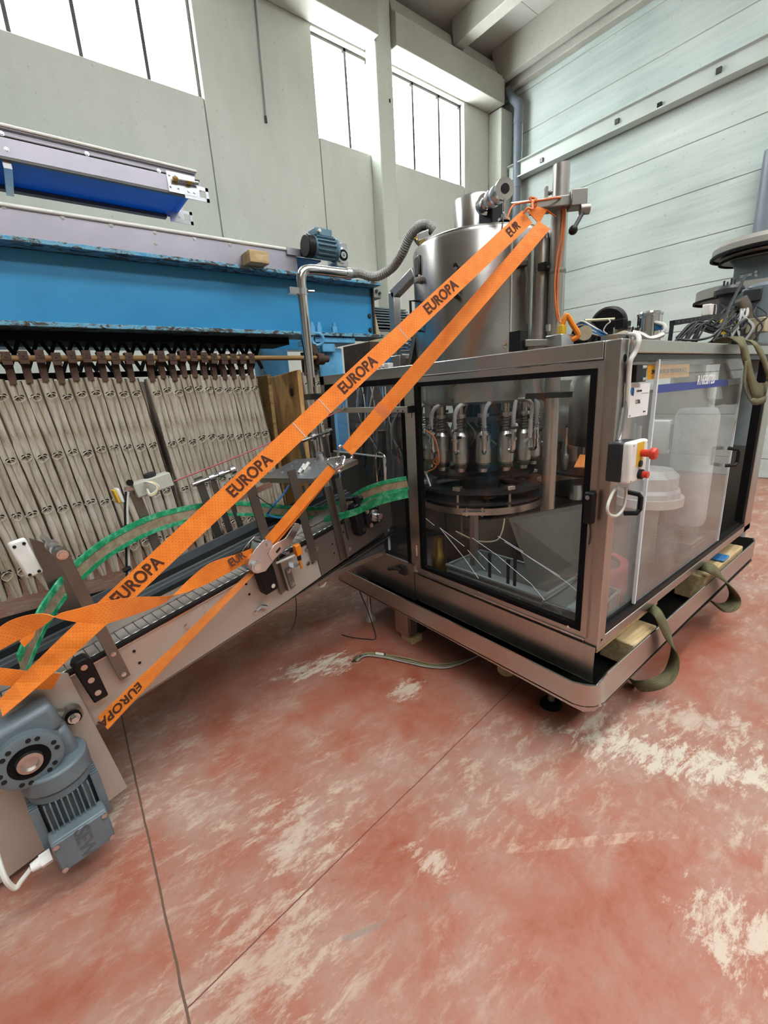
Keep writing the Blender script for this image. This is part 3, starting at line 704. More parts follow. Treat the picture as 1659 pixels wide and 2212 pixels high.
# cabin frame
part(B((FX, FY, ZL), (FX + .06, FY + .06, ZH)), 'post', bev=.004)
part(B((FX, 2.73, .45), (FX + .06, 2.79, ZH)), 'post', bev=.004)
part(B((FX + .002, 1.828, .46), (FX + .06, 1.90, 1.668)), 'post', bev=.003)
part(B((FX, FY + .062, 1.668), (FX + .06, 2.79, ZH)), 'top_beam', bev=.004)
part(B((FX, FY + .062, .485), (FX + .06, 2.60, .54)), 'bottom_beam', bev=.004)
part(B((FX + .062, FY, 1.682), (XE + .12, FY + .06, ZH)), 'top_beam', bev=.004)
part(B((FX + .062, FY + .012, 1.655), (XE, FY + .05, 1.68)), 'slide_rail', 'dark_plastic')
part(B((FX + .062, FY, .51), (XE, FY + .06, .556)), 'bottom_beam', bev=.004)
part(MB().box((FX + .065, FY + .002, .558), (XE - .15, FY + .045, .585)).box((FX + .065, FY + .02, .585), (XE - .15, FY + .026, .598)), 'slide_track', 'black_plastic')
part(B((XE - .15, FY, ZL), (XE, FY + .06, ZH)), 'post', bev=.004)
part(B((XE - .205, FY + .006, .6), (XE - .155, FY + .05, 1.65)), 'seal_strip', 'black_rubber')
for (x, y) in ((XE - .06, 2.73), (2.75, 2.73)): part(B((x, y, .45), (x + .06, y + .06, ZH)), 'post', bev=.004)
part(B((FX + .062, 2.73, 1.668), (XE, 2.79, ZH)), 'top_beam'); part(B((XE - .06, .80, 1.668), (XE, 2.73, ZH)), 'top_beam')
part(B((2.72, .80, 1.668), (2.78, 2.73, ZH)), 'top_beam')
part(B((FX + .06, .80, .44), (XE, 2.73, .47)), 'base_deck', 'steel_dark')
part(B((FX + .06, 2.70, .47), (XE, 2.715, 1.2)), 'rear_panel', 'steel_dull'); part(B((XE - .075, .80, .47), (XE - .062, 2.70, 1.1)), 'rear_panel', 'steel_dull')
part(B((FX + .07, 2.70, 1.2), (XE, 2.712, 1.66)), 'rear_pane', 'smoke_pane')
MB().cyl((FX + .03, FY - .0005, 1.665), (FX + .03, FY + .01, 1.665), .013, n=14).build('plug', 'black_rubber', fm)
MB().cyl((FX + .03, FY - .0005, .545), (FX + .03, FY + .01, .545), .006, n=10).build('plug', 'black_rubber', fm)
# door in the front
dr = MB()
y0, y1, z0, z1 = .786, 1.822, .548, 1.662; a0, a1, b0, b1 = .812, 1.794, .574, 1.637
for lo, hi in (((y0, z0), (y1, b0)), ((y0, b1), (y1, z1)), ((y0, b0), (a0, b1)), ((a1, b0), (y1, b1))): dr.box((FX - .014, lo[0], lo[1]), (FX + .012, hi[0], hi[1]))
dr = part(dr, 'door', 'steel_frame')
g = MB(); c0, c1, d0, d1 = .836, 1.766, .598, 1.615
for lo, hi in (((a0, b0), (a1, d0)), ((a0, d1), (a1, b1)), ((a0, d0), (c0, d1)), ((c1, d0), (a1, d1))): g.box((FX - .017, lo[0], lo[1]), (FX + .01, hi[0], hi[1]))
g.build('gasket', 'black_rubber', dr); B((FX - .004, c0, d0), (FX + .002, c1, d1)).build('pane', 'clear_pane', dr)
B((FX - .02, y0 + .003, z0 - .006), (FX + .01, y1 - .003, z0)).build('drip_edge', 'chrome', dr)
p, q = at(1275, 1062, X=FX - .03), at(1268, 1130, X=FX - .03)
lt = B((FX - .045, p.y - .022, q.z), (FX - .014, p.y + .018, p.z)).build('latch', 'black_plastic', dr, bev=.008); MB().cyl((FX - .05, p.y, p.z - .02), (FX - .04, p.y, p.z - .02), .009, n=12).build('latch_lock', 'chrome', lt)
cable('latch_cord', [(FX - .02, p.y, q.z), (FX - .02, p.y - .006, q.z - .04), (FX - .018, p.y - .002, q.z - .09)], .002, 'cable_black', dr)
for (px, py) in ((922, 1237), (1036, 1279), (1228, 1353)): MB().bolt(at(px, py, X=FX - .014), (-1, 0, 0), .006, .004).build('screw', 'chrome', dr)
for zz in (1.49, .68): MB().cyl((FX - .012, 1.826, zz - .035), (FX - .012, 1.826, zz + .035), .008, n=10).build('hinge', 'chrome', dr)
for (p, q) in (((950, 1140), (1004, 1207)), ((1004, 1207), (1034, 1250)), ((950, 1140), (1003, 1180)), ((1010, 1188), (1048, 1231)), ((1032, 1190), (1082, 1238)), ((1020, 1162), (1072, 1198)), ((1072, 1198), (1148, 1262)), ((1148, 1262), (1176, 1296)), ((1075, 1158), (1130, 1192)), ((1140, 1202), (1225, 1258)), ((1225, 1258), (1250, 1280)), ((1090, 1170), (1210, 1245)), ((920, 1120), (938, 1135))):
    a, b = at(*p, X=FX - .005), at(*q, X=FX - .005); MB().bar(a, b, .0012, .0022, V((1, 0, 0))).build('scratch_glint', 'acrylic_edge', dr)  # pale bars: light glinting along cracks in the pane
# fixed front panel beside the door
lp = part(B((FX + .012, 1.905, 1.215), (FX + .018, 2.73, 1.655)), 'side_glazing', 'smoke_pane')
B((FX + .012, 1.905, .60), (FX + .018, 2.125, 1.214)).build('lower_pane', 'smoke_pane', lp)
g = MB().box((FX - .002, 1.9, 1.636), (FX + .01, 2.73, 1.668)).box((FX - .002, 1.9, .56), (FX + .01, 1.925, 1.64)).box((FX - .002, 2.705, 1.2), (FX + .01, 2.73, 1.64)); g.build('gasket', 'black_rubber', lp)
MB().box((FX + .008, 2.120, .60), (FX + .022, 2.128, 1.215)).box((FX + .008, 2.12, 1.208), (FX + .022, 2.73, 1.216)).build('pane_edge', 'acrylic_edge', lp)
MB().tube(smooth_path([at(815, 1040, X=FX - .01), at(812, 985, X=FX - .01), at(822, 978, X=FX - .01), at(833, 992, X=FX - .01), at(833, 1040, X=FX - .01)], 5), .004, 6).build('wire_guard', 'chrome', lp)
p, q = at(700, 880, X=FX - .03), at(887, 891, X=FX - .03); zb = (p.z + q.z) / 2
rb_ = part(B((FX - .05, q.y, zb - .018), (FX - .015, p.y, zb + .014)), 'cross_rail', bev=.002)
B((FX - .052, q.y - .012, zb - .02), (FX - .013, q.y, zb + .016)).build('end_cap', 'black_plastic', rb_)
e = EYE = at(741, 886, X=FX - .06); MB().lathe([(.013 + .004 * math.cos(k * math.pi / 4), .004 * math.sin(k * math.pi / 4)) for k in range(9)], e + V((0, 0, .012)), (1, .3, 0), 16).build('eye_bolt', 'chrome', rb_)
for (px, py) in ((871, 888), (860, 887)): MB().cyl(at(px, py, X=FX - .0505), at(px, py, X=FX - .049), .006, n=10).build('hole', 'black_hole', rb_)
# skirts under the door
sk = part(B((FX - .012, .748, .352), (FX - .006, 1.856, .520)), 'skirt', 'steel_frame'); B((FX - .013, .746, .350), (FX - .005, 1.857, .3535)).build('hem', 'chrome', sk)
part(B((FX - .012, 1.862, .335), (FX - .006, 2.56, .53)), 'skirt', 'steel_frame')
part(B((FX - .016, 1.86, .52), (FX + .002, 2.60, .575)), 'sill_plate', 'steel_frame')
lk = part(MB().box((FX - .03, 1.93, .49), (FX - .012, 1.99, .545)).cyl((FX - .03, 1.96, .52), (FX - .045, 2.02, .515), .009, n=8).cyl((FX - .045, 2.02, .515), (FX - .045, 2.07, .50), .011, n=8), 'toggle_latch', 'dark_plastic')
# drip tray
path = [(1.556, 2.62, .262, .372), (1.556, 1.6, .262, .378), (1.556, .785, .256, .376), (1.572, .742, .245, .378), (1.605, .712, .25, .372), (1.66, .698, .275, .415), (2.6, .698, .295, .418), (3.86, .698, .30, .418), (3.92, .72, .30, .418), (3.93, .80, .30, .41), (3.93, 2.6, .30, .41)]
P, F = [], []
for k, (x, y, a, b) in enumerate(path):
    ix, iy = x + .006 * (1 if x < 3.9 else -1), y + .006
    P += [(x, y, a), (x, y, b), (ix, iy, b), (ix, iy, a)]
for k in range(len(path) - 1):
    for j in range(4): F.append((k * 4 + j, k * 4 + (j + 1) % 4, k * 4 + 4 + (j + 1) % 4, k * 4 + 4 + j))
tr = part(MB().add(P, F), 'drip_tray', 'steel', ang=30)
MB().prism([(x, y, .268) for (x, y, a, b) in path] + [(3.9, 2.62, .268)], (0, 0, .006)).build('tray_floor', 'steel_dark', tr)
MB().tube([(x, y, b) for (x, y, a, b) in path], .0035, 6).build('rim', 'chrome', tr)
MB().prism([(1.590, .722, .25), (1.64, .70, .262), (1.626, .712, .33)], (.004, .004, 0)).build('corner_dent', 'chrome', tr)
# legs, feet, timber under the machine
lg = MB(); p, q = at(853, 1330, X=1.63), at(885, 1385, X=1.63)
part(B((1.63, q.y + .01, .045), (1.642, p.y, .262)), 'leg_plate', 'steel_frame'); part(B((1.642, q.y, .055), (1.70, q.y + .018, .262)), 'leg_plate', 'steel_dull')
part(B((1.72, q.y + .02, .03), (1.80, p.y - .02, .44)), 'leg', 'steel_dark')
def foot(x, y, z0=.26):
    f_ = part(MB().lathe([(.001, .03), (.02, .03), (.045, .022), (.055, .008), (.055, 0), (.001, 0)], (x, y, 0), n=24), 'foot', 'black_rubber'); MB().cyl((x, y, .02), (x, y, .44), .018, n=12).build('spindle', 'steel_dull', f_)
p = at(1190, 1518, Z=0.01); foot(p.x, p.y); foot(3.6, .95); foot(3.6, 2.5); foot(2.7, 2.5)
p = at(800, 1338, Z=0)
part(MB().lathe([(.012, .34), (.014, .16), (.016, .06), (.04, .02), (.045, 0), (.001, 0)], (p.x, p.y, 0), n=20), 'foot', 'steel')
part(MB().cyl((p.x, p.y, .3), (p.x + .1, p.y - .3, .45), .02, n=10), 'leg_brace', 'steel_dark')
part(B((1.72, 1.0, .30), (3.7, 1.06, .44)), 'base_beam', 'steel_dark'); part(B((1.72, 2.4, .30), (3.7, 2.46, .44)), 'base_beam', 'steel_dark')
# sliding side glazing
sg = part(B((FX + .066, FY + .028, .60), (2.035, FY + .032, 1.655)), 'fixed_pane', 'hazy_pane')
B((FX + .062, FY + .022, .585), (FX + .074, FY + .036, 1.655)).build('pane_edge', 'acrylic_edge', sg)
sd = part(B((1.998, FY + .010, .592), (3.17, FY + .015, 1.66)), 'sliding_pane', 'hazy_pane')
B((1.995, FY + .006, .592), (2.006, FY + .019, 1.66)).build('pane_edge', 'acrylic_edge', sd); B((3.166, FY + .008, .592), (3.176, FY + .017, 1.66)).build('pane_edge', 'acrylic_edge', sd)
Ys = FY + .0095
a, b, c, d = [at(px, py, Y=Ys) for px, py in ((1420, 831), (1420, 849), (1573, 833), (1573, 819))]
MB().prism([a, b, c, d], (0, -.0006, 0)).build('blue_stripe', 'blue_stripe', sd)
e, f_ = [at(px, py, Y=Ys) for px, py in ((1600, 829), (1600, 816))]
MB().prism([d, c, e, f_], (0, -.0006, 0)).build('grey_stripe', 'grey_plastic', sd)
p, q = at(1507, 824, Y=Ys - .001), at(1544, 818, Y=Ys - .001); hh = (at(1525, 811, Y=Ys).z - at(1525, 831, Y=Ys).z)
text('model_lettering', 'R16E8/720', 'white_print', hh * 1.4, (p + q) / 2, (1, 0, 0), (0, 0, 1), sd, sx=1.08 * (q - p).length / (hh * 1.4 * 4.6), bold=.001)
a, b, c, d = [at(px, py, Y=FY + .0265) for px, py in ((1399, 788), (1398, 820), (1488, 814), (1490, 785))]
st = part(MB().prism([a, b, c, d], (0, .001, 0)), 'yellow_sticker', 'sticker_yellow')
text('sticker_lettering', '2040 DOSE FILLER-THERMADOR 16 CL', 'dark_print', .024, (a + b + c + d) / 4 + V((0, -.001, 0)), (d - a), (a - b), st, sx=.62 * (c - b).length / .30)
bk = part(B((at(1363, 800, Y=FY).x, FY - .02, at(1370, 826, Y=FY).z), (at(1385, 800, Y=FY).x, FY + .02, at(1370, 788, Y=FY).z)), 'safety_switch', 'black_plastic', bev=.003)
for py in (793, 819): MB().cyl(at(1384, py, Y=FY - .015), at(1384, py, Y=FY - .015) + V((.035, 0, 0)), .008, n=10).build('bolt', 'chrome', bk)
def d_handle(px0, py0, px1, py1, name):
    a, b = at(px0, py0, Y=FY), at(px1, py1, Y=FY); y = FY - .045
    part(MB().tube([(a.x, FY, a.z), (a.x + .008, y, a.z - .006), (a.x + .02, y - .004, a.z - .02), (a.x + .02, y - .004, b.z + .02), (a.x + .008, y, b.z + .006), (a.x, FY, b.z)], .010, 8), name, 'black_plastic')
d_handle(1352, 1062, 1340, 1112, 'pull_handle'); d_handle(1572, 968, 1566, 1006, 'pull_handle')
# paper tag with handwriting, taped on the glazing
A, B_, C_, D_ = [at(px, py, Y=FY - .002) for px, py in ((1362, 830), (1356, 903), (1398, 896), (1405, 827))]
pg = MB().prism([A, B_, C_, D_], (0, .0006, 0)).build('paper_tag', 'paper'); tag(pg, 'white paper sheet with blue logo and handwritten 13706 taped to the glazing', 'sign')
ex = (D_ - A).normalized(); ey = (A - B_).normalized(); L0 = (D_ - A).length; H0 = (A - B_).length; off = V((0, -.0008, 0))
def on(u, v): return A + ex * (L0 * u) - ey * (H0 * v) + off
text('logo_lettering', 'COMOLINIA', 'dark_print', H0 * .085, on(.45, .22), ex, ey, pg, sx=.8)
text('tag_number', '13706', 'dark_print', H0 * .19, on(.42, .55), ex, ey, pg, sx=.75); text('tag_number', '360 A', 'dark_print', H0 * .08, on(.80, .88), ex, ey, pg); text('tag_number', '12', 'dark_print', H0 * .08, on(.08, .95), ex, ey, pg)
MB().bar(on(.58, .30), on(.95, .30), .0012, .0006, V((0, 1, 0))).build('rule_line', 'dark_print', pg)
for k in range(3):
    pts = [on(.10 + .045 * k + .05 * math.cos(t_), .20 + .11 * math.sin(t_) + .02 * k) for t_ in [math.radians(a_) for a_ in range(100, 271, 17)]]
    MB().tube(pts, .004, 5, [.0008 + .0035 * math.sin(math.pi * i / (len(pts) - 1)) for i in range(len(pts))]).build('logo_swirl', 'blue_print' if k != 1 else 'dark_print', pg)
# emergency stop box on the corner post
xl, xr = at(1362, 1000, Y=.655).x, at(1397, 1000, Y=.655).x; zt_, zb_ = at(1378, 953, Y=.655).z, at(1376, 1041, Y=.655).z
es = root('stop_button_box', (xl, .70, zb_), 'white and black control box with two red push buttons on the corner post', 'control box')
B((xl, .685, zb_ + .004), (xr - .004, FY - .001, zt_ - .004)).build('box_body', 'dark_plastic', es, bev=.006); B((xl - .002, .655, zb_), (xr, .686, zt_)).build('box_lid', 'white_plastic', es, bev=.01, seg=3)
xm = (xl + xr) / 2 + .01
q1, q2 = at(1386, 979, Y=.65), at(1384, 1024, Y=.65)
B((xm - .035, .6535, q1.z - .045), (xm + .02, .655, zt_ - .006)).build('yellow_label', 'yellow', es)
MB().lathe([(.013, 0), (.013, .028), (.020, .032), (.022, .042), (.018, .05), (.001, .052)], (xm, .654, q1.z), (0, -1, 0), 20).build('mushroom_button', 'red_button', es)
MB().lathe([(.018, 0), (.018, .012), (.001, .012)], (xm, .654, q2.z), (0, -1, 0), 20).build('button_collar', 'black_plastic', es); MB().lathe([(.012, 0), (.012, .03), (.001, .03)], (xm, .654, q2.z), (0, -1, 0), 20).build('push_button', 'red_button', es)
MB().lathe([(.012, 0), (.012, .006), (.001, .007)], (xm - .004, .654, (q1.z + q2.z) / 2), (0, -1, 0), 16).build('blank_plug', 'black_plastic', es)
for (u, v) in ((.1, .08), (.9, .08), (.9, .92), (.1, .92)): MB().cyl((xl + (xr - xl) * u, .6545, zt_ + (zb_ - zt_) * v), (xl + (xr - xl) * u, .653, zt_ + (zb_ - zt_) * v), .003, n=8).build('screw', 'zinc', es)
y_ = .71
cable('loop_cable', [at(1332, 1052, Y=y_), at(1322, 1068, Y=y_), at(1312, 1095, Y=y_), at(1316, 1111, Y=y_), at(1332, 1114, Y=y_), at(1346, 1098, Y=y_), at(1352, 1070, Y=y_), at(1352, 1052, Y=y_)], .0055, 'cable_white', es, n=8)
cable('conduit', [at(1362, 728, Y=.73), at(1366, 735, Y=.73), at(1364, 770, Y=.73), at(1356, 850, Y=.73), at(1345, 925, Y=.73), at(1338, 952, Y=.73)], .006, 'zinc', fm, n=8)
cable('white_hose', [at(1360, 722, Y=.85), at(1376, 724, Y=.74), at(1380, 735, Y=.715), at(1372, 760, Y=.72), at(1362, 778, Y=.725), at(1359, 800, Y=.728), at(1354, 880, Y=.73)], .0085, 'cable_white', fm, n=10)

# ------------------------------------------------------------------ tank
TC = V((2.262, 1.865, 0)); TR = .392
tk = part(MB().lathe([(.001, 1.5), (TR - .02, 1.5), (TR, 1.515), (TR, 2.355), (TR - .006, 2.372), (TR - .03, 2.378)], TC, n=72), 'tank', 'steel_tank', ang=25)
MB().lathe([(TR - .03, 2.374), (TR - .02, 2.384), (TR - .03, 2.39), (.3, 2.395), (.001, 2.40)], TC, n=64).build('tank_lid', 'steel_tank', tk)
MB().lathe([(.118, 2.39), (.118, 2.615), (.112, 2.625), (.001, 2.63)], TC + V((-.01, .03, 0)), n=40).build('neck', 'steel_tank', tk)
def on_tank(px, py, r=TR):
    """point of the tank wall on the sight line of a pixel"""
    d = (at(px, py, X=3.0) - CP); o = V((CP.x - TC.x, CP.y - TC.y)); dd = V((d.x, d.y)); a = dd.dot(dd); b = 2 * o.dot(dd); c = o.dot(o) - r * r
    t_ = (-b - math.sqrt(max(0, b * b - 4 * a * c))) / (2 * a); p = CP + d * t_; n = V((p.x - TC.x, p.y - TC.y, 0)).normalized(); return p, n
p, n = on_tank(990, 578); p2, _ = on_tank(990, 641)
hb = MB().tube(smooth_path([p - n * .004, p + n * .03 + V((0, 0, -.004)), p + n * .042 + V((0, 0, -.03)), p2 + n * .042 + V((0, 0, .03)), p2 + n * .03 + V((0, 0, .004)), p2 - n * .004], 4), .012, 8).build('handle', 'black_plastic', tk)
for q in (p, p2): MB().cyl(q + n * .001, q + n * .046, .013, n=12).build('handle_boss', 'black_plastic', hb)
p, n = on_tank(1091, 746); MB().lathe([(.014, 0), (.014, .003), (.008, .003), (.008, .0), (.001, .002)], p, n, 16).build('drain_plug', 'chrome', tk)
p, n = on_tank(1104, 560); pb, _ = on_tank(1104, 760); pt, _ = on_tank(1104, 490); s_ = V((-n.y, n.x, 0))
MB().frame((pb + pt) / 2 + n * .002, s_ * .004, n * .003, V((0, 0, (pt.z - pb.z) / 2))).build('seam_strip', 'chrome', tk)
for (px, py) in ((908, 605), (1126, 570)):
    p, n = on_tank(px, py); s_ = V((-n.y, n.x, 0))
    lt = MB().frame(p + n * .012, s_ * .03, n * .014, V((0, 0, .012))).cyl(p + n * .02 + s_ * .03 - V((0, 0, .02)), p + n * .02 + s_ * .03 + V((0, 0, .02)), .007, n=8).build('toggle_latch', 'steel_dull', tk, bev=.003)
p, n = on_tank(903, 575); s_ = V((-n.y, n.x, 0)); MB().frame(p + n * .004, s_ * .035, n * .006, V((0, 0, .05))).build('sight_frame', 'steel_dark', tk, bev=.01)
p, n = on_tank(890 + 14, 650); s_ = V((-n.y, n.x, 0))
MB().tube([p + s_ * .0, p + n * .05, p + n * .05 - V((0, 0, .16)), p - V((0, 0, .16))], .008, 8).build('side_handle', 'black_plastic', tk)
for (px, py) in ((900, 790), (922, 765), (1122, 745)): p, n = on_tank(px, py, TR + .004); MB().bolt(p, n, .009, .012).build('bolt', 'chrome', tk)
# cover for the level glass and its rods, right of the tank
lc = atd(1170, 600, 2.62); p0 = atd(1170, 800, 2.62)
MB().lathe([(.001, 1.66), (.042, 1.66), (.042, 2.28), (.036, 2.31), (.001, 2.32)], (lc.x, lc.y, 0), n=28).build('level_cover', 'steel', tk)
MB().cyl((lc.x, lc.y - .05, 1.66), (lc.x, lc.y - .05, 2.36), .008, n=10).build('guide_rod', 'steel_dull', tk)
q = atd(1143, 560, 2.6); MB().cyl((q.x, q.y, 1.9), (q.x, q.y, 2.33), .007, n=8).build('guide_rod', 'steel_dull', tk)
q = atd(1174, 577, 2.57); MB().box((q.x - .02, q.y - .02, q.z - .015), (q.x + .02, q.y + .02, q.z + .018)).cyl((q.x, q.y, q.z), (q.x + .02, q.y - .045, q.z - .012), .008, n=8).build('clamp', 'dark_plastic', tk)
# inlet valve on the lid
vb = atd(1060, 452, 2.72)
vl = part(B((vb.x - .045, vb.y - .045, 2.40), (vb.x + .045, vb.y + .045, vb.z + .03)), 'valve_block', 'black_plastic', bev=.006)
a, b = atd(1048, 442, 2.68), atd(1090, 408, 2.45)
MB().cyl(a, b, .030, n=20).build('inlet_pipe', 'chrome', vl)
dn = (b - a).normalized()
for f_ in (.35, .62): MB().cyl(a + (b - a) * f_, a + (b - a) * f_ + dn * .02, .042, n=20).build('clamp_ring', 'zinc', vl)
MB().lathe([(.030, -.02), (.046, -.012), (.046, .004), (.022, .006), (.022, -.01), (.001, -.012)], b, dn, 24).build('open_ferrule', 'chrome', vl)
MB().cyl(b + dn * .0055, b + dn * .007, .021, n=20).build('bore', 'black_hole', vl)
MB().lathe([(.05, -.01), (.05, .01), (.034, .012), (.034, -.012), (.05, -.01)], a, dn, 20).build('clamp_ring', 'chrome', vl)
cable('relief_cord', [b + V((0, 0, -.04)), b + V((.02, .02, -.09)), b + V((.05, .05, -.14)), b + V((.04, .06, -.2))], .004, 'chrome', vl)
q = atd(1088, 470, 2.6); MB().lathe([(.03, 0), (.03, .012), (.012, .018), (.012, .03), (.001, .03)], (q.x, q.y, 2.392), n=16).build('lid_screw', 'zinc', tk)
# ------------------------------------------------------------------ lifting column and clamp arm
def atc(x, y, d): return atd(x, y, d * .875)
PC = V((2.185, 1.319, 0)); PR_ = .038; PT = atc(1213, 356, 2.915).z
lc_ = part(MB().cyl(PC + V((0, 0, .60)), PC + V((0, 0, PT)), PR_, n=32), 'lifting_column', 'steel', ang=25)
MB().lathe([(PR_ + .001, 0), (PR_ + .003, .01), (PR_ + .001, .02)], PC + V((0, 0, atc(1210, 590, 2.9).z)), n=28).build('joint_ring', 'steel_dull', lc_)
arm_z = 2.392
a, b = atc(1149, 471, 2.80), atc(1262, 436, 2.86); a.z = b.z = arm_z
ar = part(MB().bar(a, b, .05, .042), 'clamp_arm', 'steel_dull', bev=.004)
e_ = (b - a).normalized(); s_ = V((-e_.y, e_.x, 0))
MB().bar(a + V((.03, .03, .0)), b + V((.02, .05, 0)) - e_ * .05, .045, .04).build('rear_arm', 'steel_dull', ar)
cb = atc(1246, 440, 2.84); cb.z = arm_z
MB().frame(cb, e_ * .035, s_ * .04, V((0, 0, .034))).build('clamp_block', 'steel_dull', ar, bev=.005)
k1 = atc(1263, 452, 2.80); k0 = atc(1238, 497, 2.74)
MB().cyl(k1 + e_ * .02, k1 - e_ * .02, .022, n=16).build('clamp_nut', 'steel_dull', ar); MB().cyl(k1, k0, .009, n=10).build('lever', 'dark_plastic', ar); MB().sph(k0, .020, 14).build('lever_knob', 'black_plastic', ar)
a2, b2 = atc(1180, 405, 2.95), atc(1180, 450, 2.95); MB().bar(a2, b2, .03, .012, e_).build('upright_lug', 'steel_dull', ar); MB().cyl(atc(1186, 418, 2.95), atc(1200, 411, 2.9), .010, n=10).build('lug_pin', 'steel_dull', ar)
MB().cyl(atc(1104, 440, 2.75), atc(1205, 428, 2.8), .006, n=8).build('cable_rod', 'zinc', ar)
cable('orange_cable', [atc(1095, 474, 2.68), atc(1104, 450, 2.7), atc(1118, 440, 2.72), atc(1170, 432, 2.74), atc(1205, 427, 2.78), atc(1216, 437, 2.84), atc(1213, 500, 2.85), atc(1203, 560, 2.845), atc(1198, 620, 2.845), atc(1203, 680, 2.845), atc(1213, 700, 2.82)], .0045, 'cable_orange', ar)
cable('orange_cable', [atc(1218, 432, 2.83), atc(1220, 460, 2.85), atc(1216, 520, 2.852), atc(1206, 590, 2.852), atc(1204, 660, 2.85), atc(1211, 698, 2.83)], .0045, 'cable_orange', ar)
cable('orange_cable', [atc(1130, 462, 2.7), atc(1140, 450, 2.7), atc(1150, 452, 2.7), atc(1150, 438, 2.72), atc(1158, 430, 2.74), atc(1145, 428, 2.74), atc(1155, 446, 2.74), atc(1160, 436, 2.74)], .006, 'cable_orange', ar)
# bracket between column and cabin roof
bz = 1.775
a, b = atc(1128, 738, 2.55), atc(1215, 722, 2.72)
bk = part(MB().bar(V((a.x, a.y, bz)), V((b.x, b.y, bz)), .05, .03), 'column_bracket', 'steel_dull', bev=.003)
B((a.x - .03, a.y - .01, bz - .03), (a.x + .03, a.y + .05, bz + .055)).build('black_plate', 'black_plastic', bk)
q = atc(1200, 722, 2.66); B((q.x - .05, q.y - .06, bz - .035), (q.x + .06, q.y + .02, bz + .03)).build('sensor_clamp', 'zinc', bk, bev=.004)
for (px, py) in ((1184, 716), (1196, 744)): q = atc(px, py, 2.62); MB().cyl(q, q + V((0, 0, .03)), .012, n=12).build('nut', 'chrome', bk)
q = atc(1215, 712, 2.66); MB().box((q.x - .02, q.y - .012, q.z - .03), (q.x + .015, q.y + .012, q.z + .02)).build('yellow_plug', 'yellow', bk, bev=.004); MB().tube(smooth_path([q + V((0, 0, .02)), q + V((.01, -.01, .06)), q + V((.03, -.03, .02)), q + V((.05, -.05, -.03)), q + V((.03, -.02, -.05))], 5), .012, 8).build('orange_plug', 'orange_plastic', bk)
# ------------------------------------------------------------------ carousel with sixteen filling heads
def ring(r0, r1, z0, z1, n=64): return MB().lathe([(r0, z0), (r1, z0), (r1, z1), (r0, z1), (r0, z0)], TC, n=n)
part(MB().cyl(TC + V((0, 0, .47)), TC + V((0, 0, 1.52)), .13, n=32), 'carousel_shaft', 'steel_dark')
part(MB().cyl(TC + V((0, 0, .47)), TC + V((0, 0, .80)), .24, n=40), 'carousel_base', 'steel_dull', bev=.01)
part(ring(.14, .36, .905, .92), 'bottle_table', 'black_plastic'); part(ring(.33, .415, .925, .937), 'guide_ring', 'dark_plastic')
part(ring(.30, .405, .985, 1.005), 'guide_ring', 'dark_plastic'); part(ring(.20, .34, 1.065, 1.085), 'star_plate', 'black_plastic')
part(ring(.10, .30, 1.40, 1.43), 'head_plate', 'steel_dark'); part(ring(.36, .40, .865, .905), 'rim_band', 'steel')
hd_proto = None
def head(ang):
    o = bpy.data.objects.new('filling_head', None)
def head_meshes():
    L = []
    def m(mb, name, mat, **k):
        o = mb.build(name, mat, None, loc=(0, 0, 0), **k); o.location = (0, 0, 0); L.append(o); return o
    m(MB().lathe([(.001, 1.115), (.026, 1.115), (.030, 1.135), (.040, 1.14), (.040, 1.165), (.046, 1.17), (.046, 1.25), (.0435, 1.255), (.0435, 1.325), (.03, 1.345), (.001, 1.345)], (0, 0, 0), n=24), 'head_body', 'steel', ang=30)
    m(MB().lathe([(.041, 1.14), (.043, 1.145), (.043, 1.157), (.041, 1.162)], (0, 0, 0), n=24), 'head_collar', 'steel_dark')
    sp = [(.029 * math.cos(t * .9), .029 * math.sin(t * .9), 1.345 + t * .0022) for t in range(36)]
    m(MB().tube(sp, .0045, 5), 'spring', 'steel_dark'); m(MB().cyl((0, 0, 1.33), (0, 0, 1.53), .018, n=14).cyl((0, 0, 1.43), (0, 0, 1.45), .034, n=14), 'piston_rod', 'steel')
    # fitting and product hose, outer side is -Y
    m(MB().tube(smooth_path([(0, -.044, 1.235), (0, -.066, 1.235), (.0, -.082, 1.25), (0, -.084, 1.28), (0, -.084, 1.36)], 5), .0135, 10).cyl((0, -.084, 1.30), (0, -.084, 1.315), .021, n=14).cyl((0, -.084, 1.345), (0, -.084, 1.36), .018, n=8).cyl((0, -.084, 1.375), (0, -.084, 1.386), .017, n=12), 'elbow_fitting', 'chrome')
    pts = smooth_path([(0, -.084, 1.37), (0, -.084, 1.44), (.015, -.07, 1.49), (.04, -.03, 1.51), (.07, .03, 1.515)], 6)
    m(MB().tube(pts, .011, 8, [.011 + .0016 * (i % 2) for i in range(len(pts))]), 'product_hose', 'grey_hose')
    m(MB().box((-.022, -.05, 1.315), (.022, .03, 1.33)), 'carrier_bracket', 'steel_dark')
    return L
HM = head_meshes()
for i in range(16):
    h = bpy.data.objects.new('filling_head', HM[0].data) if i else HM[0]
    if i: COL.objects.link(h)
    h.name = 'filling_head'; h.parent = fm; an = math.radians(222.6 + 22.5 * i)
    h.location = V((TC.x + .335 * math.cos(an), TC.y + .335 * math.sin(an), rnd.uniform(-.004, .004))) - ORG[fm.name]; h.rotation_euler = (0, 0, an + math.pi / 2)
    for c in HM[1:]:
        d = c.copy() if i else c
        if i: COL.objects.link(d)
        d.parent = h; d.location = (0, 0, 0)
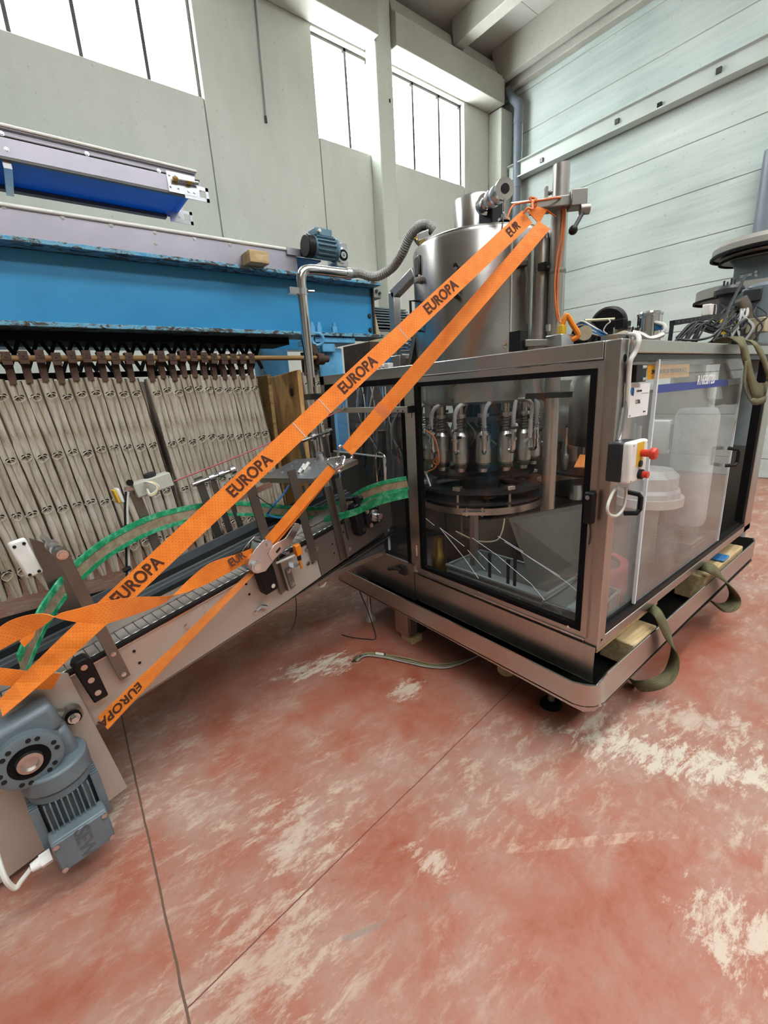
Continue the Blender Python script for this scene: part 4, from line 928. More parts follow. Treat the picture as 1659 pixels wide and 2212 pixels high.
for i in range(8):
    an = math.radians(200 + 45 * i); p = TC + V((math.cos(an), math.sin(an), 0)) * .392
    g_ = part(MB().cyl(p + V((0, 0, .90)), p + V((0, 0, 1.02)), .009, n=10), 'ring_post', 'steel'); MB().frame(p + V((0, 0, 1.022)), V((math.cos(an), math.sin(an), 0)) * .022, V((-math.sin(an), math.cos(an), 0)) * .024, V((0, 0, .012))).build('clamp_nut', 'steel', g_, bev=.003)
# bracket in front of the carousel, grey guard box, cone foot
q = atd(1024, 1108, 2.42)
part(MB().frame(q + V((0, 0, 0)), V((.65, -.76, 0)) * .062, V((.76, .65, 0)) * .02, V((0, 0, .009))), 'table_bracket', 'steel'); part(B((q.x - .017, q.y - .017, .60), (q.x + .017, q.y + .017, q.z - .01)), 'table_post', 'steel')
for s_ in (-.04, .045): part(MB().cyl(q + V((.65 * s_, -.76 * s_, -.02)), q + V((.65 * s_, -.76 * s_, .03)), .007, n=8), 'levelling_bolt', 'chrome')
a = at(922, 1085, X=1.95); b = at(1000, 1160, X=1.95)
part(MB().box((1.93, b.y + .12, b.z), (1.95, a.y, a.z)).box((1.93, b.y, b.z), (1.95, b.y + .13, b.z + .14)), 'grey_guard', 'steel_dull')
q = at(948, 1200, X=1.86); part(MB().lathe([(.03, .70), (.03, .60), (.05, .57), (.05, .5), (.055, .47), (.001, .47)], (q.x, q.y, 0), n=24), 'cone_foot', 'brass')
p = atd(1180, 856, 2.45); part(MB().bar(atd(1135, 856, 2.45), atd(1235, 852, 2.5), .03, .028), 'black_arm', 'black_plastic')
part(MB().lathe([(.001, 0), (.03, 0), (.034, .01), (.034, .13), (.03, .14)], atd(1168, 850, 2.62), n=20), 'glass_jar', 'sight_glass')
q = atd(1120, 900, 2.5)
part(MB().cyl(atd(1148, 870, 2.5), atd(1146, 905, 2.5), .006, n=8).cyl(atd(1146, 905, 2.5), atd(1144, 945, 2.5), .012, n=8), 'drain_valve', 'zinc')
cable('drain_hose', [atd(1120, 862, 2.55), atd(1138, 862, 2.5), atd(1150, 875, 2.5), atd(1148, 905, 2.5), atd(1146, 940, 2.5), atd(1132, 955, 2.5)], .008, 'grey_hose', fm)
cable('orange_cable', [at(920, 930, X=1.75), at(938, 945, X=1.75), at(948, 985, X=1.75), at(946, 1003, X=1.75), at(936, 998, X=1.75), at(946, 988, X=1.75), at(940, 1010, X=1.75), at(920, 1020, X=1.75)], .004, 'cable_orange', fm)
part(MB().cyl(at(920, 1022, X=1.75), at(930, 1050, X=1.75), .005, n=8), 'sensor_tip', 'white_plastic')
for k in range(9):
    x = 930 + k * 17 + rnd.uniform(-5, 5); cable('pneumatic_hose', [atd(x, 868, 2.75), atd(x + rnd.uniform(-12, 12), 900, 2.7), atd(x + rnd.uniform(-18, 18), 935, 2.72), atd(x + rnd.uniform(-8, 8), 960, 2.8)], .005, ('grey_hose', 'cable_black', 'cable_cream')[k % 3], fm)
cable('yellow_wire', [at(1090, 1120, X=1.95), at(1084, 1150, X=1.92), at(1070, 1168, X=1.9), at(1030, 1168, X=1.9), at(985, 1148, X=1.9)], .004, 'cable_cream', fm)
# hoses and pneumatics behind the left front panel
for k in range(16):
    x = 770 + k * 6.2; zz = rnd.uniform(0, 12)
    cable('pneumatic_hose', [at(x, 835, X=1.9), at(x + rnd.uniform(-9, 9), 875 + zz, X=1.88), at(x + rnd.uniform(-16, 16), 925 + zz, X=1.87), at(x + rnd.uniform(-10, 16), 985, X=1.9), at(x + rnd.uniform(-4, 12), 1030, X=1.95)], .0045, ('cable_blue', 'grey_hose', 'cable_white', 'dark_plastic')[k % 4], fm, n=5)
for (a, b, m_) in (((848, 840), (860, 870), 'white_plastic'), ((770, 915), (798, 925), 'steel'), ((818, 930), (832, 1030), 'steel_dark')):
    p, q = at(*a, X=1.84), at(*b, X=1.84); part(B((1.83, q.y, q.z), (1.87, p.y, p.z)), 'pneumatic_block', m_, bev=.004)
cable('red_hose', [at(873, 940, X=1.8), at(862, 960, X=1.8), at(858, 985, X=1.8), at(862, 1000, X=1.8)], .004, 'cable_red', fm)
part(MB().prism([at(836, 900, X=1.9), at(872, 900, X=1.9), at(874, 1000, X=1.9), at(836, 975, X=1.9)], (.02, 0, 0)), 'valve_panel', 'steel_dull')
part(MB().prism([at(836, 975, X=1.86), at(874, 1000, X=1.86), at(874, 1040, X=1.86), at(836, 1040, X=1.86)], (.01, 0, 0)), 'guard_sheet', 'profile_grey')
# ------------------------------------------------------------------ capping turret inside, right half of the cabin
TC2 = V((2.95, 1.42, 0))
ct = part(MB().cyl(TC2 + V((0, 0, .47)), TC2 + V((0, 0, .70)), .30, n=40), 'turret_base', 'steel_dull', bev=.01)
part(MB().lathe([(.001, .86), (.33, .86), (.33, .875), (.001, .875)], TC2, n=40), 'star_wheel', 'black_plastic'); part(MB().lathe([(.001, 1.0), (.30, 1.0), (.30, 1.015), (.001, 1.015)], TC2, n=40), 'star_wheel', 'dark_plastic')
part(MB().cyl(TC2 + V((0, 0, .70)), TC2 + V((0, 0, 1.66)), .075, n=24), 'turret_shaft', 'steel')
part(MB().lathe([(.001, 1.18), (.19, 1.18), (.20, 1.20), (.20, 1.58), (.17, 1.64), (.001, 1.66)], TC2, n=40), 'turret_head', 'steel', ang=30)
for i in range(8):
    an = math.radians(45 * i + 10); p = TC2 + V((math.cos(an), math.sin(an), 0)) * .23
    part(MB().lathe([(.001, 1.02), (.02, 1.02), (.026, 1.05), (.026, 1.12), (.014, 1.14), (.014, 1.3)], p, n=14), 'capping_head', 'steel')
part(MB().cyl(TC2 + V((-.36, -.05, .88)), TC2 + V((-.36, -.05, .97)), .045, .035, n=20), 'guide_cup', 'zinc')
part(B((2.56, 1.28, .70), (2.9, 1.62, .72)), 'transfer_plate', 'steel')
q = at(1240, 1010, X=2.55); part(MB().prism([q, q + V((.1, .02, .06)), q + V((.16, -.06, .05)), q + V((.1, -.12, -.01))], (0, 0, .006)), 'orange_flap', 'orange_plastic')
# clear dome with rings seen through the sliding pane, grate, rail and tube
DC = V((2.86, 1.06, 0))
part(MB().cyl(DC + V((0, 0, .47)), DC + V((0, 0, .86)), .07, n=20), 'feeder_column', 'steel_dull')
part(MB().lathe([(.001, .86), (.17, .86), (.175, .87), (.175, .93), (.16, .95), (.16, 1.02), (.12, 1.06), (.001, 1.07)], DC, n=10), 'cap_feeder', 'clear_haze', ang=20); part(MB().lathe([(.19, .85), (.19, .90), (.17, .90)], DC, n=32), 'feeder_band', 'white_plastic')
part(MB().lathe([(.16, .47), (.20, .47), (.20, .62), (.16, .62), (.16, .47)], V((2.3, 1.12, 0)), n=36), 'reflection_ring', 'cable_red')  # red ring standing in for the round reflection of the floor
part(MB().lathe([(.001, .47), (.155, .47), (.155, .60), (.001, .60)], V((2.3, 1.12, 0)), n=36), 'reflection_core', 'steel_dull')  # core added to fill the reflection ring
for k in range(9): part(B((3.05 + k * .035, .86, .56), (3.068 + k * .035, 1.16, .57)), 'grate_bar', 'zinc')
part(MB().box((3.02, .84, .55), (3.40, .86, .58)).box((3.02, 1.16, .55), (3.40, 1.18, .58)), 'grate_frame', 'zinc')
part(MB().cyl(at(1585, 1095, Y=.9), at(1622, 1022, Y=.98), .045, n=20), 'chute_tube', 'white_plastic')
part(MB().sph(at(1606, 985, Y=.95), .06, 10, (.6, .7, 1.3)), 'yellow_rag', 'yellow')
part(B((3.55, 1.0, .47), (3.62, 2.2, 1.5)), 'rear_housing', 'steel'); part(MB().cyl((3.4, 1.9, .47), (3.4, 1.9, 1.60), .16, n=32), 'rear_column', 'steel')
part(B((2.70, 1.75, 1.15), (3.35, 2.5, 1.62)), 'cap_hopper', 'steel', bev=.02)
for (x, y, z, w, h, m_) in ((3.25, 1.55, 1.12, .22, .26, 'white_plastic'), (3.5, 1.2, 1.05, .16, .24, 'white_plastic'), (2.62, 1.78, 1.16, .10, .2, 'clear_haze')):
    bx_ = part(B((x, y, z), (x + w, y + .14, z + h)), 'control_box', m_, bev=.01); B((x + .02, y - .004, z + .03), (x + w - .02, y, z + h - .03)).build('box_cover', 'grey_plastic', bx_, bev=.004)
    B((x + w / 2 - .02, y + .05, .47), (x + w / 2 + .02, y + .09, z)).build('box_stand', 'steel_dull', bx_)
part(MB().lathe([(.001, .62), (.11, .62), (.12, .66), (.12, 1.34), (.10, 1.38), (.001, 1.38)], V((3.36, 1.0, 0)), n=32), 'dust_cover', 'clear_haze', ang=30)
part(MB().cyl((3.36, 1.0, .47), (3.36, 1.0, .62), .05, n=16), 'cover_stand', 'steel_dull')
# ------------------------------------------------------------------ loose things lying inside the cabin
def crate(name, org, ux, L, W, H, label, mat='crate_grey'):
    org = V(org); ux = V(ux).normalized(); uy = V((-ux.y, ux.x, 0)); T = .004
    t = root(name, org, label, 'crate')
    def bx(a, b): return MB().frame(org + ux * ((a[0] + b[0]) / 2) + uy * ((a[1] + b[1]) / 2) + V((0, 0, (a[2] + b[2]) / 2)), ux * ((b[0] - a[0]) / 2), uy * ((b[1] - a[1]) / 2), V((0, 0, (b[2] - a[2]) / 2)))
    bx((0, 0, 0), (L, W, T)).build('crate_base', mat, t)
    for a, b in (((0, 0, 0), (L, T, H)), ((0, W - T, 0), (L, W, H)), ((0, 0, 0), (T, W, H)), ((L - T, 0, 0), (L, W, H))): bx(a, b).build('crate_wall', mat, t)
    e = .012
    for a, b in (((-e, -e, H - .012), (L + e, T, H)), ((-e, W - T, H - .012), (L + e, W + e, H)), ((-e, 0, H - .012), (T, W, H)), ((L - T, 0, H - .012), (L + e, W, H)), ((-e * .7, -e * .7, H - .045), (L + e * .7, 0, H - .038)), ((-e * .7, W, H - .045), (L + e * .7, W + e * .7, H - .038))): bx(a, b).build('crate_rim', mat, t)
    for k in range(6):
        for y0_, y1_ in ((-.008, 0), (W, W + .008)): bx((L * k / 5 - .003, y0_, 0), (L * k / 5 + .003, y1_, H)).build('crate_rib', mat, t)
    for k in range(4):
        for x0_, x1_ in ((-.008, 0), (L, L + .008)): bx((x0_, W * k / 3 - .003, 0), (x1_, W * k / 3 + .003, H)).build('crate_rib', mat, t)
    return t
crate('plastic_crate', (1.735, 1.665, .475), (0.02, -1, 0), .60, .30, .135, 'grey plastic stacking crate lying behind the door of the machine')
crate('plastic_crate', (1.735, 1.04, .475), (0.06, -1, 0), .20, .34, .12, 'smaller grey plastic crate in the corner under the leaning sheet')
for (px, py) in ((1058, 1195), (1098, 1208), (1113, 1197)):
    q = at(px, py, X=1.86); o = MB().lathe([(.001, .485), (.009, .485), (.009, q.z - .02), (.011, q.z - .02), (.011, q.z), (.001, q.z)], (q.x, q.y, 0), n=12).build('steel_rod', 'steel_dark')
    tag(o, {1058: 'leftmost short steel rod standing in the grey crate', 1098: 'middle short steel rod standing in the grey crate', 1113: 'rightmost short steel rod standing in the grey crate'}[px], 'rod')
a, b, c, d = at(1098, 1119, X=1.95), at(1275, 1086, X=1.80), at(1262, 1240, X=1.72), at(1152, 1268, X=1.86)
n_ = (b - a).cross(d - a).normalized()
sh_ = root('sheet_plate', d, 'worn grey metal sheet with a drilled hole leaning inside the cabin behind the door', 'metal sheet')
MB().prism([a, b, c, d], n_ * .003).build('sheet', 'worn_sheet', sh_)
q = a + (b - a) * .82 + (d - a) * .42; e_ = (b - a).normalized()
MB().lathe([(.017, -.001), (.017, .0045), (.012, .0045)], q, n_ * (1 if n_.x < 0 else -1), 20).build('hole_rim', 'steel_dull', sh_)
MB().cyl(a + n_ * .004, b + n_ * .004, .004, n=6).build('folded_edge', 'rust_brown', sh_)
o = MB().prism([at(1118, 1112, X=2.0), at(1180, 1102, X=1.98), at(1182, 1116, X=1.98), at(1120, 1124, X=2.0)], (.003, 0, 0)).build('sheet_plate', 'steel'); tag(o, 'narrow bright metal strip lying on top of the worn leaning sheet', 'metal strip')
o = MB().prism([at(1150, 1275, X=1.74), at(1258, 1205, X=1.72), at(1250, 1280, X=1.70), at(1212, 1326, X=1.70)], (.004, 0, .001)).build('acrylic_offcut', 'hazy_pane'); tag(o, 'clear acrylic offcut leaning in the lower right corner behind the door', 'acrylic sheet')
# ================================================================== equipment on the cabin roof
for y_ in (1.0, 1.24, 1.38): part(B((2.3, y_, 1.672), (3.79, y_ + .07, 1.69)), 'roof_bar', 'steel_dull')
def q_(px, py, d): return atd(px, py, d)
# servo housings and blue cable bundle
t = root('cable_drum', q_(1268, 730, 2.62), 'black round housing with blue pneumatic hoses behind the clamp bracket', 'housing')
a = q_(1262, 722, 2.62); MB().cyl(V((a.x, a.y, a.z)), V((a.x + .10, a.y + .06, a.z)), .062, n=28).build('drum_body', 'black_plastic', t, bev=.008)
MB().cyl(V((a.x - .06, a.y - .035, a.z)), V((a.x, a.y, a.z)), .035, n=20).build('drum_cap', 'beige_paint', t); B((a.x - .02, a.y - .03, 1.69), (a.x + .08, a.y + .06, a.z)).build('foot_block', 'dark_plastic', t)
for k in range(7):
    o_ = rnd.uniform(-4, 4); cable('blue_hose', [q_(1245 + o_, 700 + k * 2, 2.6), q_(1258 + k, 694 + k * 2.4, 2.58), q_(1278, 704 + k * 2.6, 2.57), q_(1300 + o_, 718 + k * 1.2, 2.58), q_(1306, 724, 2.62)], .005, 'cable_blue' if k % 3 else 'cable_white', t, n=6)
t = root('cable_drum', q_(1313, 725, 2.75), 'black round housing in front of the pale cable, left of the chrome jar', 'housing')
a = q_(1314, 700, 2.75); ax = V((.85, .3, .12)).normalized()
MB().lathe([(.001, -.03), (.075, -.03), (.085, -.02), (.085, .07), (.07, .085), (.001, .085)], a, ax, 32).build('drum_body', 'black_plastic', t, ang=30); B((a.x - .03, a.y - .04, 1.69), (a.x + .07, a.y + .05, a.z - .04)).build('foot_block', 'dark_plastic', t)
cable('cream_cable', [q_(1263, 692, 2.6), q_(1290, 691, 2.62), q_(1328, 689, 2.62)], .007, 'cable_cream', t); cable('wire_tail', [q_(1312, 688, 2.62), q_(1318, 695, 2.6), q_(1310, 702, 2.6), q_(1304, 714, 2.6), q_(1312, 722, 2.6)], .003, 'cable_white', t)
t = root('valve_terminal', q_(1335, 730, 2.7), 'small cluster of black and white connectors beside the black housing on the roof', 'connectors')
for k, (px, py, w, m_) in enumerate(((1342, 700, .022, 'black_plastic'), (1352, 702, .018, 'dark_plastic'), (1334, 714, .016, 'white_plastic'), (1341, 718, .012, 'brass'), (1360, 713, .016, 'zinc'), (1368, 714, .014, 'zinc'), (1348, 722, .014, 'white_plastic'))):
    a = q_(px, py, 2.6 + .02 * (k % 3)); B((a.x - w, a.y - w, a.z - w), (a.x + w, a.y + w, a.z + w)).build('connector', m_, t, bev=.004)
a = q_(1350, 724, 2.6); B((a.x - .12, a.y - .02, 1.69), (a.x + .08, a.y + .06, a.z)).build('terminal_base', 'zinc', t)
for k in range(4): cable('wire', [q_(1310 + k * 6, 726, 2.6), q_(1335 + k * 4, 722 - k * 2, 2.58), q_(1360, 722, 2.58), q_(1378, 728 - k, 2.6)], .004, ('cable_white', 'cable_cream')[k % 2], t)
t = root('filter_jar', q_(1400, 728, 2.62), 'chrome cylindrical jar with a blue fitting standing on the cabin roof', 'jar')
a = q_(1400, 726, 2.62); zt_ = q_(1400, 674, 2.62).z
MB().lathe([(.001, 1.69), (.052, 1.69), (.052, a.z + .09), (.055, a.z + .092), (.055, a.z + .10), (.051, a.z + .102), (.050, zt_ - .012), (.042, zt_), (.001, zt_)], (a.x, a.y, 0), n=36).build('jar_body', 'chrome', t, ang=30)
b = q_(1416, 707, 2.58); B((b.x - .012, b.y - .03, b.z - .014), (b.x + .014, b.y, b.z + .012)).build('blue_fitting', 'cable_blue', t, bev=.003)
cable('white_hose', [q_(1414, 696, 2.58), q_(1424, 698, 2.56), q_(1434, 702, 2.55), q_(1436, 712, 2.54), q_(1424, 724, 2.54), q_(1405, 734, 2.56)], .008, 'cable_white', t)
cable('white_hose', [q_(1366, 718, 2.5), q_(1384, 722, 2.5), q_(1402, 731, 2.5), q_(1420, 728, 2.52), q_(1432, 722, 2.54)], .012, 'cable_white', t)
# black cable-carrying bracket and looms
t = root('cable_bracket', q_(1448, 740, 3.0), 'black perforated angle bracket carrying cables beside the capping unit', 'bracket')
a, b, c = q_(1446, 735, 2.95), q_(1452, 698, 2.95), q_(1560, 682, 3.3)
MB().bar(V((a.x, a.y, 1.69)), b, .028, .02).build('upright', 'dark_plastic', t); MB().bar(b, c, .03, .026).build('top_bar', 'dark_plastic', t); MB().bar(q_(1462, 730, 2.98), q_(1505, 690, 3.1), .012, .012).build('stay', 'dark_plastic', t)
for k in range(10): u = .1 + .08 * k; p = b + (c - b) * u; MB().cyl(p + V((-.016, -.01, 0)), p + V((.0, 0, 0)), .005, n=6).build('slot', 'zinc', t)
for k in range(13):
    x0 = 1452 + rnd.uniform(0, 60); x1 = 1530 + rnd.uniform(0, 60); y1 = 690 + rnd.uniform(-20, 30)
    cable('black_cable', [q_(x0, 738, 2.9), q_((x0 * 2 + x1) / 3, 715 - rnd.uniform(0, 18), 2.95), q_((x0 + 2 * x1) / 3, 700 + rnd.uniform(-14, 18), 3.05), q_(x1, y1, 3.15)], rnd.choice((.004, .005, .007)), 'cable_black', t)
cable('black_cable', [q_(1538, 738, 2.85), q_(1555, 715, 2.9), q_(1575, 665, 3.1), q_(1598, 620, 3.3), q_(1608, 600, 3.5), q_(1612, 594, 3.6)], .008, 'cable_black', t)
cable('black_cable', [q_(1465, 732, 2.85), q_(1500, 735, 2.85), q_(1535, 728, 2.85), q_(1556, 712, 2.9), q_(1578, 716, 3.0), q_(1596, 700, 3.1), q_(1612, 690, 3.2), q_(1610, 705, 3.2), q_(1598, 712, 3.1)], .006, 'cable_black', t)
# ------------------------------------------------------------------ capping unit standing behind the cabin
ce_ = V((4.35, 1.02, 0))
t = root('capping_unit', (4.35, 1.02, 0), 'grey capping unit with a wide round top plate on a square column', 'machine')
zt_ = at(1640, 520, X=4.35).z; zb_ = at(1640, 545, X=4.35).z
MB().lathe([(.001, zb_), (.29, zb_), (.30, zb_ + .01), (.30, zt_ - .03), (.28, zt_), (.001, zt_)], ce_, n=56).build('top_plate', 'grey_paint', t, ang=30)
MB().lathe([(.29, zb_ - .015), (.31, zb_ - .015), (.31, zb_), (.29, zb_)], ce_, n=56).build('edge_seal', 'black_rubber', t); MB().lathe([(.001, zb_ - .04), (.24, zb_ - .04), (.25, zb_ - .015), (.001, zb_ - .015)], ce_, n=56).build('under_plate', 'grey_paint', t); MB().lathe([(.24, zb_ - .05), (.255, zb_ - .05), (.255, zb_ - .035), (.24, zb_ - .035)], ce_, n=56).build('edge_seal', 'black_rubber', t)
z2 = at(1620, 618, X=4.35).z
MB().prism([ce_ + V((-.13, -.14, z2)), ce_ + V((-.13, .13, z2)), ce_ + V((-.13, .13, zb_ - .10)), ce_ + V((-.13, .17, zb_ - .03)), ce_ + V((-.13, -.17, zb_ - .03)), ce_ + V((-.13, -.14, zb_ - .10))], (.32, 0, 0)).build('column', 'machine_grey', t, bev=.02)
z3 = at(1620, 640, X=4.35).z
MB().lathe([(.001, z3), (.32, z3), (.32, z2), (.001, z2)], ce_ + V((.02, .06, 0)), n=48).build('middle_plate', 'grey_paint', t); MB().lathe([(.32, z3 - .015), (.335, z3 - .015), (.335, z3), (.32, z3)], ce_ + V((.02, .06, 0)), n=48).build('edge_seal', 'black_rubber', t)
MB().cyl(ce_ + V((0, 0, 0)), ce_ + V((0, 0, z3)), .16, n=32).build('stand', 'machine_grey', t)
q = at(1626, 592, X=4.15); MB().cyl(q + V((0, .07, 0)), q, .012, n=12).cyl(q + V((0, -.015, 0)), q + V((.0, -.03, .002)), .026, n=16).build('sensor', 'zinc', t)
a = at(1610, 650, X=4.0); mg = MB().cyl(V((a.x, a.y, a.z - .22)), V((a.x, a.y, a.z + .06)), .13, n=28).build('gear_motor', 'machine_grey', t, bev=.015)
MB().lathe([(.13, 0), (.15, .01), (.15, .04), (.13, .05)], (a.x, a.y, a.z - .08), n=28).build('motor_flange', 'machine_grey', mg)
B((a.x - .16, a.y - .12, a.z - .03), (a.x - .10, a.y - .02, a.z + .05)).build('terminal_box', 'dark_plastic', mg, bev=.008)
a = at(1650, 655, X=3.95); MB().cyl(V((a.x, a.y, a.z - .1)), V((a.x, a.y, a.z + .12)), .10, n=28).build('gear_motor', 'motor_grey', t, bev=.02)
a = at(1625, 700, X=3.95); B((a.x - .05, a.y - .05, a.z - .15), (a.x + .3, a.y + .2, a.z + .05)).build('gear_case', 'machine_grey', t, bev=.03)
q = at(1573, 695, X=3.8); q2 = at(1573, 728, X=3.8)
yp = root('yellow_probe', (q.x, q.y, 1.69), 'bright yellow level probe beside the black cables on the roof', 'probe')
MB().lathe([(.001, q2.z + .02), (.03, q2.z + .02), (.03, q2.z + .045), (.045, q2.z + .05), (.045, q.z + .02), (.036, q.z + .03), (.036, q.z + .05), (.001, q.z + .05)], (q.x, q.y, 0), n=20).build('probe_body', 'yellow', yp, ang=30); MB().cyl((q.x, q.y, 1.70), (q.x, q.y, q2.z + .02), .02, n=14).build('probe_stem', 'zinc', yp)
q = at(1582, 670, X=3.9); MB().cyl((q.x, q.y, 1.70), (q.x, q.y, q.z + .11), .032, n=18).build('steam_pipe', 'steel_dull', t)
q = at(1572, 650, X=3.9); tu = MB().cyl((q.x, q.y, q.z - .25), (q.x, q.y, q.z + .05), .055, n=24).build('drive_sleeve', 'dark_plastic', t)
MB().lathe([(.07, 0), (.085, .01), (.085, .04), (.07, .06), (.001, .06)], (q.x, q.y, q.z + .03), n=24).build('sleeve_cap', 'dark_plastic', t)
for k in range(4): MB().cyl((q.x - .05 + k * .035, q.y - .02 + (k % 2) * .05, q.z + .09), (q.x - .05 + k * .035, q.y - .02 + (k % 2) * .05, q.z + .13), .006, n=6).build('stud', 'dark_plastic', t)
q = at(1636, 705, X=3.85); B((q.x - .05, q.y - .05, q.z - .04), (q.x + .06, q.y + .05, q.z + .05)).build('junction_box', 'beige_paint', t, bev=.006)
q = at(1612, 688, X=3.85); MB().tube(smooth_path([q + V((-.06, .03, .12)), q + V((-.02, 0, .05)), q + V((.03, -.02, -.05)), q + V((.03, -.02, -.2))], 5), .035, 12).build('elbow_pipe', 'steel_dull', t)
q = at(1533, 672, X=3.6); B((q.x - .05, q.y - .02, q.z - .03), (q.x + .06, q.y + .03, q.z + .04)).build('limit_switch', 'white_plastic', t, bev=.006); B((q.x + .0, q.y - .024, q.z - .025), (q.x + .03, q.y - .02, q.z + .035)).build('switch_face', 'rust_brown', t)
for k in range(14):
    x0 = 1560 + rnd.uniform(0, 80); cable('cable', [at(x0, 735, X=3.7), at(x0 + rnd.uniform(-20, 20), 705, X=3.72), at(x0 + rnd.uniform(-25, 25), 680, X=3.75), at(x0 + rnd.uniform(-15, 25), 655, X=3.85)], rnd.choice((.005, .007, .009)), rnd.choice(('cable_black', 'cable_black', 'grey_hose', 'dark_plastic')), t)
B((3.79, .85, 1.66), (4.7, 1.9, 1.69)).build('support_shelf', 'dark_frame', t)
MB().cyl((4.35, 1.4, 0), (4.35, 1.4, 1.66), .12, n=24).build('rear_pillar', 'steel_dull', t)
# lifting slings
def strip(name, pts, w, mat, label, cat='sling', th=.006, parent=None):
    """flat band: pts = (px, py, plane kw, width-direction)"""
    L, R = [], []
    ctr = smooth_path([p for p, _ in pts], 8); wd_ = smooth_path([d for _, d in pts], 8)
    for c, d in zip(ctr, wd_): d = d.normalized() * (w / 2); L.append(c + d); R.append(c - d)
    o = MB().ribbon(L, R).build(name, mat, parent, solid=th)
    if parent is None: tag(o, label, cat)
    return o
ZX = V((1, 0, 0)); ZZ = V((0, 0, 1)); ZY = V((0, 1, 0))
strip('lifting_sling', [(at(1540, 745, Y=1.0), V((.6, -.8, 0))), (at(1580, 728, Y=.80), V((.9, -.4, 0))), (at(1603, 742, Y=.70), ZX), (at(1612, 775, Y=.69), ZX), (at(1626, 830, Y=.69), ZX + ZZ * .2), (at(1642, 850, Y=.68), ZX * .6 + ZZ), (at(1655, 845, Y=.70), ZX * .3 + ZZ)], .13, 'sling_olive', 'wide olive lifting sling hanging over the top rail at the right edge')
strip('lifting_sling', [(at(1600, 735, Y=.9), V((.9, -.4, 0))), (at(1625, 738, Y=.72), ZX), (at(1642, 760, Y=.67), ZX), (at(1658, 800, Y=.66), ZX), (at(1675, 860, Y=.66), ZX)], .11, 'sling_olive', 'second olive lifting sling over the top rail, nearest the picture edge')
strip('lifting_sling', [(at(1612, 780, Y=.68), ZX), (at(1608, 830, Y=.67), ZX), (at(1616, 858, Y=.66), ZX * .7 - ZZ * .5), (at(1634, 868, Y=.66), ZZ), (at(1654, 862, Y=.66), ZZ)], .035, 'sling_olive', 'narrow olive sling loop hanging below the wide sling at the right')
strip('lifting_sling', [(at(1395, 1310, Y=.80), V((.9, 0, .3))), (at(1418, 1322, Y=.70), V((.9, 0, .3))), (at(1440, 1365, Y=.66), V((.8, 0, .3))), (at(1458, 1410, Y=.64), V((.5, .6, .1))), (at(1448, 1455, Y=.64), V((.2, .9, .3))), (at(1420, 1476, Y=.66), V((0, .7, .7))), (at(1380, 1482, Y=.74), V((0, .7, .7))), (at(1362, 1470, Y=.82), V((0, .7, .7)))], .060, 'sling_olive', 'olive sling loop hanging below the tray nearest the front corner')
strip('lifting_sling', [(at(1505, 1222, Y=.80), V((.9, 0, .3))), (at(1535, 1228, Y=.69), V((.9, 0, .4))), (at(1565, 1252, Y=.66), V((.7, .5, .2))), (at(1587, 1285, Y=.64), V((.4, .8, .1))), (at(1580, 1308, Y=.64), V((.1, .9, .3))), (at(1555, 1312, Y=.68), V((0, .8, .6))), (at(1532, 1296, Y=.76), V((0, .8, .6)))], .075, 'sling_olive', 'olive sling loop hanging below the tray farther from the front corner')
# timber in the tray
def timber(a, b, w, h, label, mat='wood_timber'): o = MB().bar(a, b, w, h).build('timber_block', mat, bev=.006); tag(o, label, 'timber'); return o
zt_ = .48
a, b = at(1305, 1408, Z=zt_), at(1428, 1318, Z=zt_); timber(V((a.x, .79, zt_)), V((b.x + .1, .79, zt_)), .05, .05, 'long rough timber under the side rail of the cabin')
o = B((1.93, .704, .30), (2.18, .86, .425)).build('timber_block', 'wood_timber', bev=.008); tag(o, 'square timber block in the tray beside the nearer sling', 'timber')
o = B((2.86, .706, .30), (3.0, .86, .46)).build('timber_block', 'wood_timber', bev=.008); tag(o, 'timber block in the tray beside the farther sling', 'timber')
o = B((3.02, .712, .40), (3.62, .85, .445)).build('timber_plank', 'wood_timber', bev=.008); tag(o, 'flat pale plank with blue paint lying at the far end of the tray', 'timber')
q = B((3.20, .712, .447), (3.32, .80, .462)).build('blue_paint_mark', 'cable_blue', bev=.006); q.parent = o; q.location = q.location - o.location
p = at(885, 1388, X=1.66); o = B((1.64, p.y - .05, 0), (1.73, p.y + .06, .044)).build('timber_block', 'wood_timber', bev=.004); tag(o, 'small wood block under the front leg of the machine', 'timber')
# ================================================================== outfeed conveyor, sagging at its free end
_h, _p = math.radians(8), math.radians(9.6)
CU = V((math.cos(_p) * math.cos(_h), math.cos(_p) * math.sin(_h), math.sin(_p))); CVV = V((-math.sin(_h), math.cos(_h), 0)); CW = CU.cross(CVV)
CA = V((1.2025, 2.022, .896))
CM = M(((CU.x, CVV.x, CW.x, CA.x), (CU.y, CVV.y, CW.y, CA.y), (CU.z, CVV.z, CW.z, CA.z), (0, 0, 0, 1)))
def cl(x, y, v=None, w=None):
    """conveyor coordinates (along, across, up) of a pixel on the plane v= or w="""
    d = _f + _r * ((x - PW / 2) / FPX) - _u * ((y - PH / 2) / FPX); o = CP - CA
    t_ = (v - o.dot(CVV)) / d.dot(CVV) if v is not None else (w - o.dot(CW)) / d.dot(CW)
    q = o + d * t_; return V((q.dot(CU), q.dot(CVV), q.dot(CW)))
def cw(p): return CA + CU * p[0] + CVV * p[1] + CW * p[2]
cv = root('slat_conveyor', None, 'stainless slat chain conveyor sloping down from the machine to the left, hung by straps', 'conveyor', mat=CM)
U0, U1 = -1.62, .46
def cp(mb, name, mat='steel_panel', parent=None, **k): return mb.build(name, mat, parent or cv, **k)
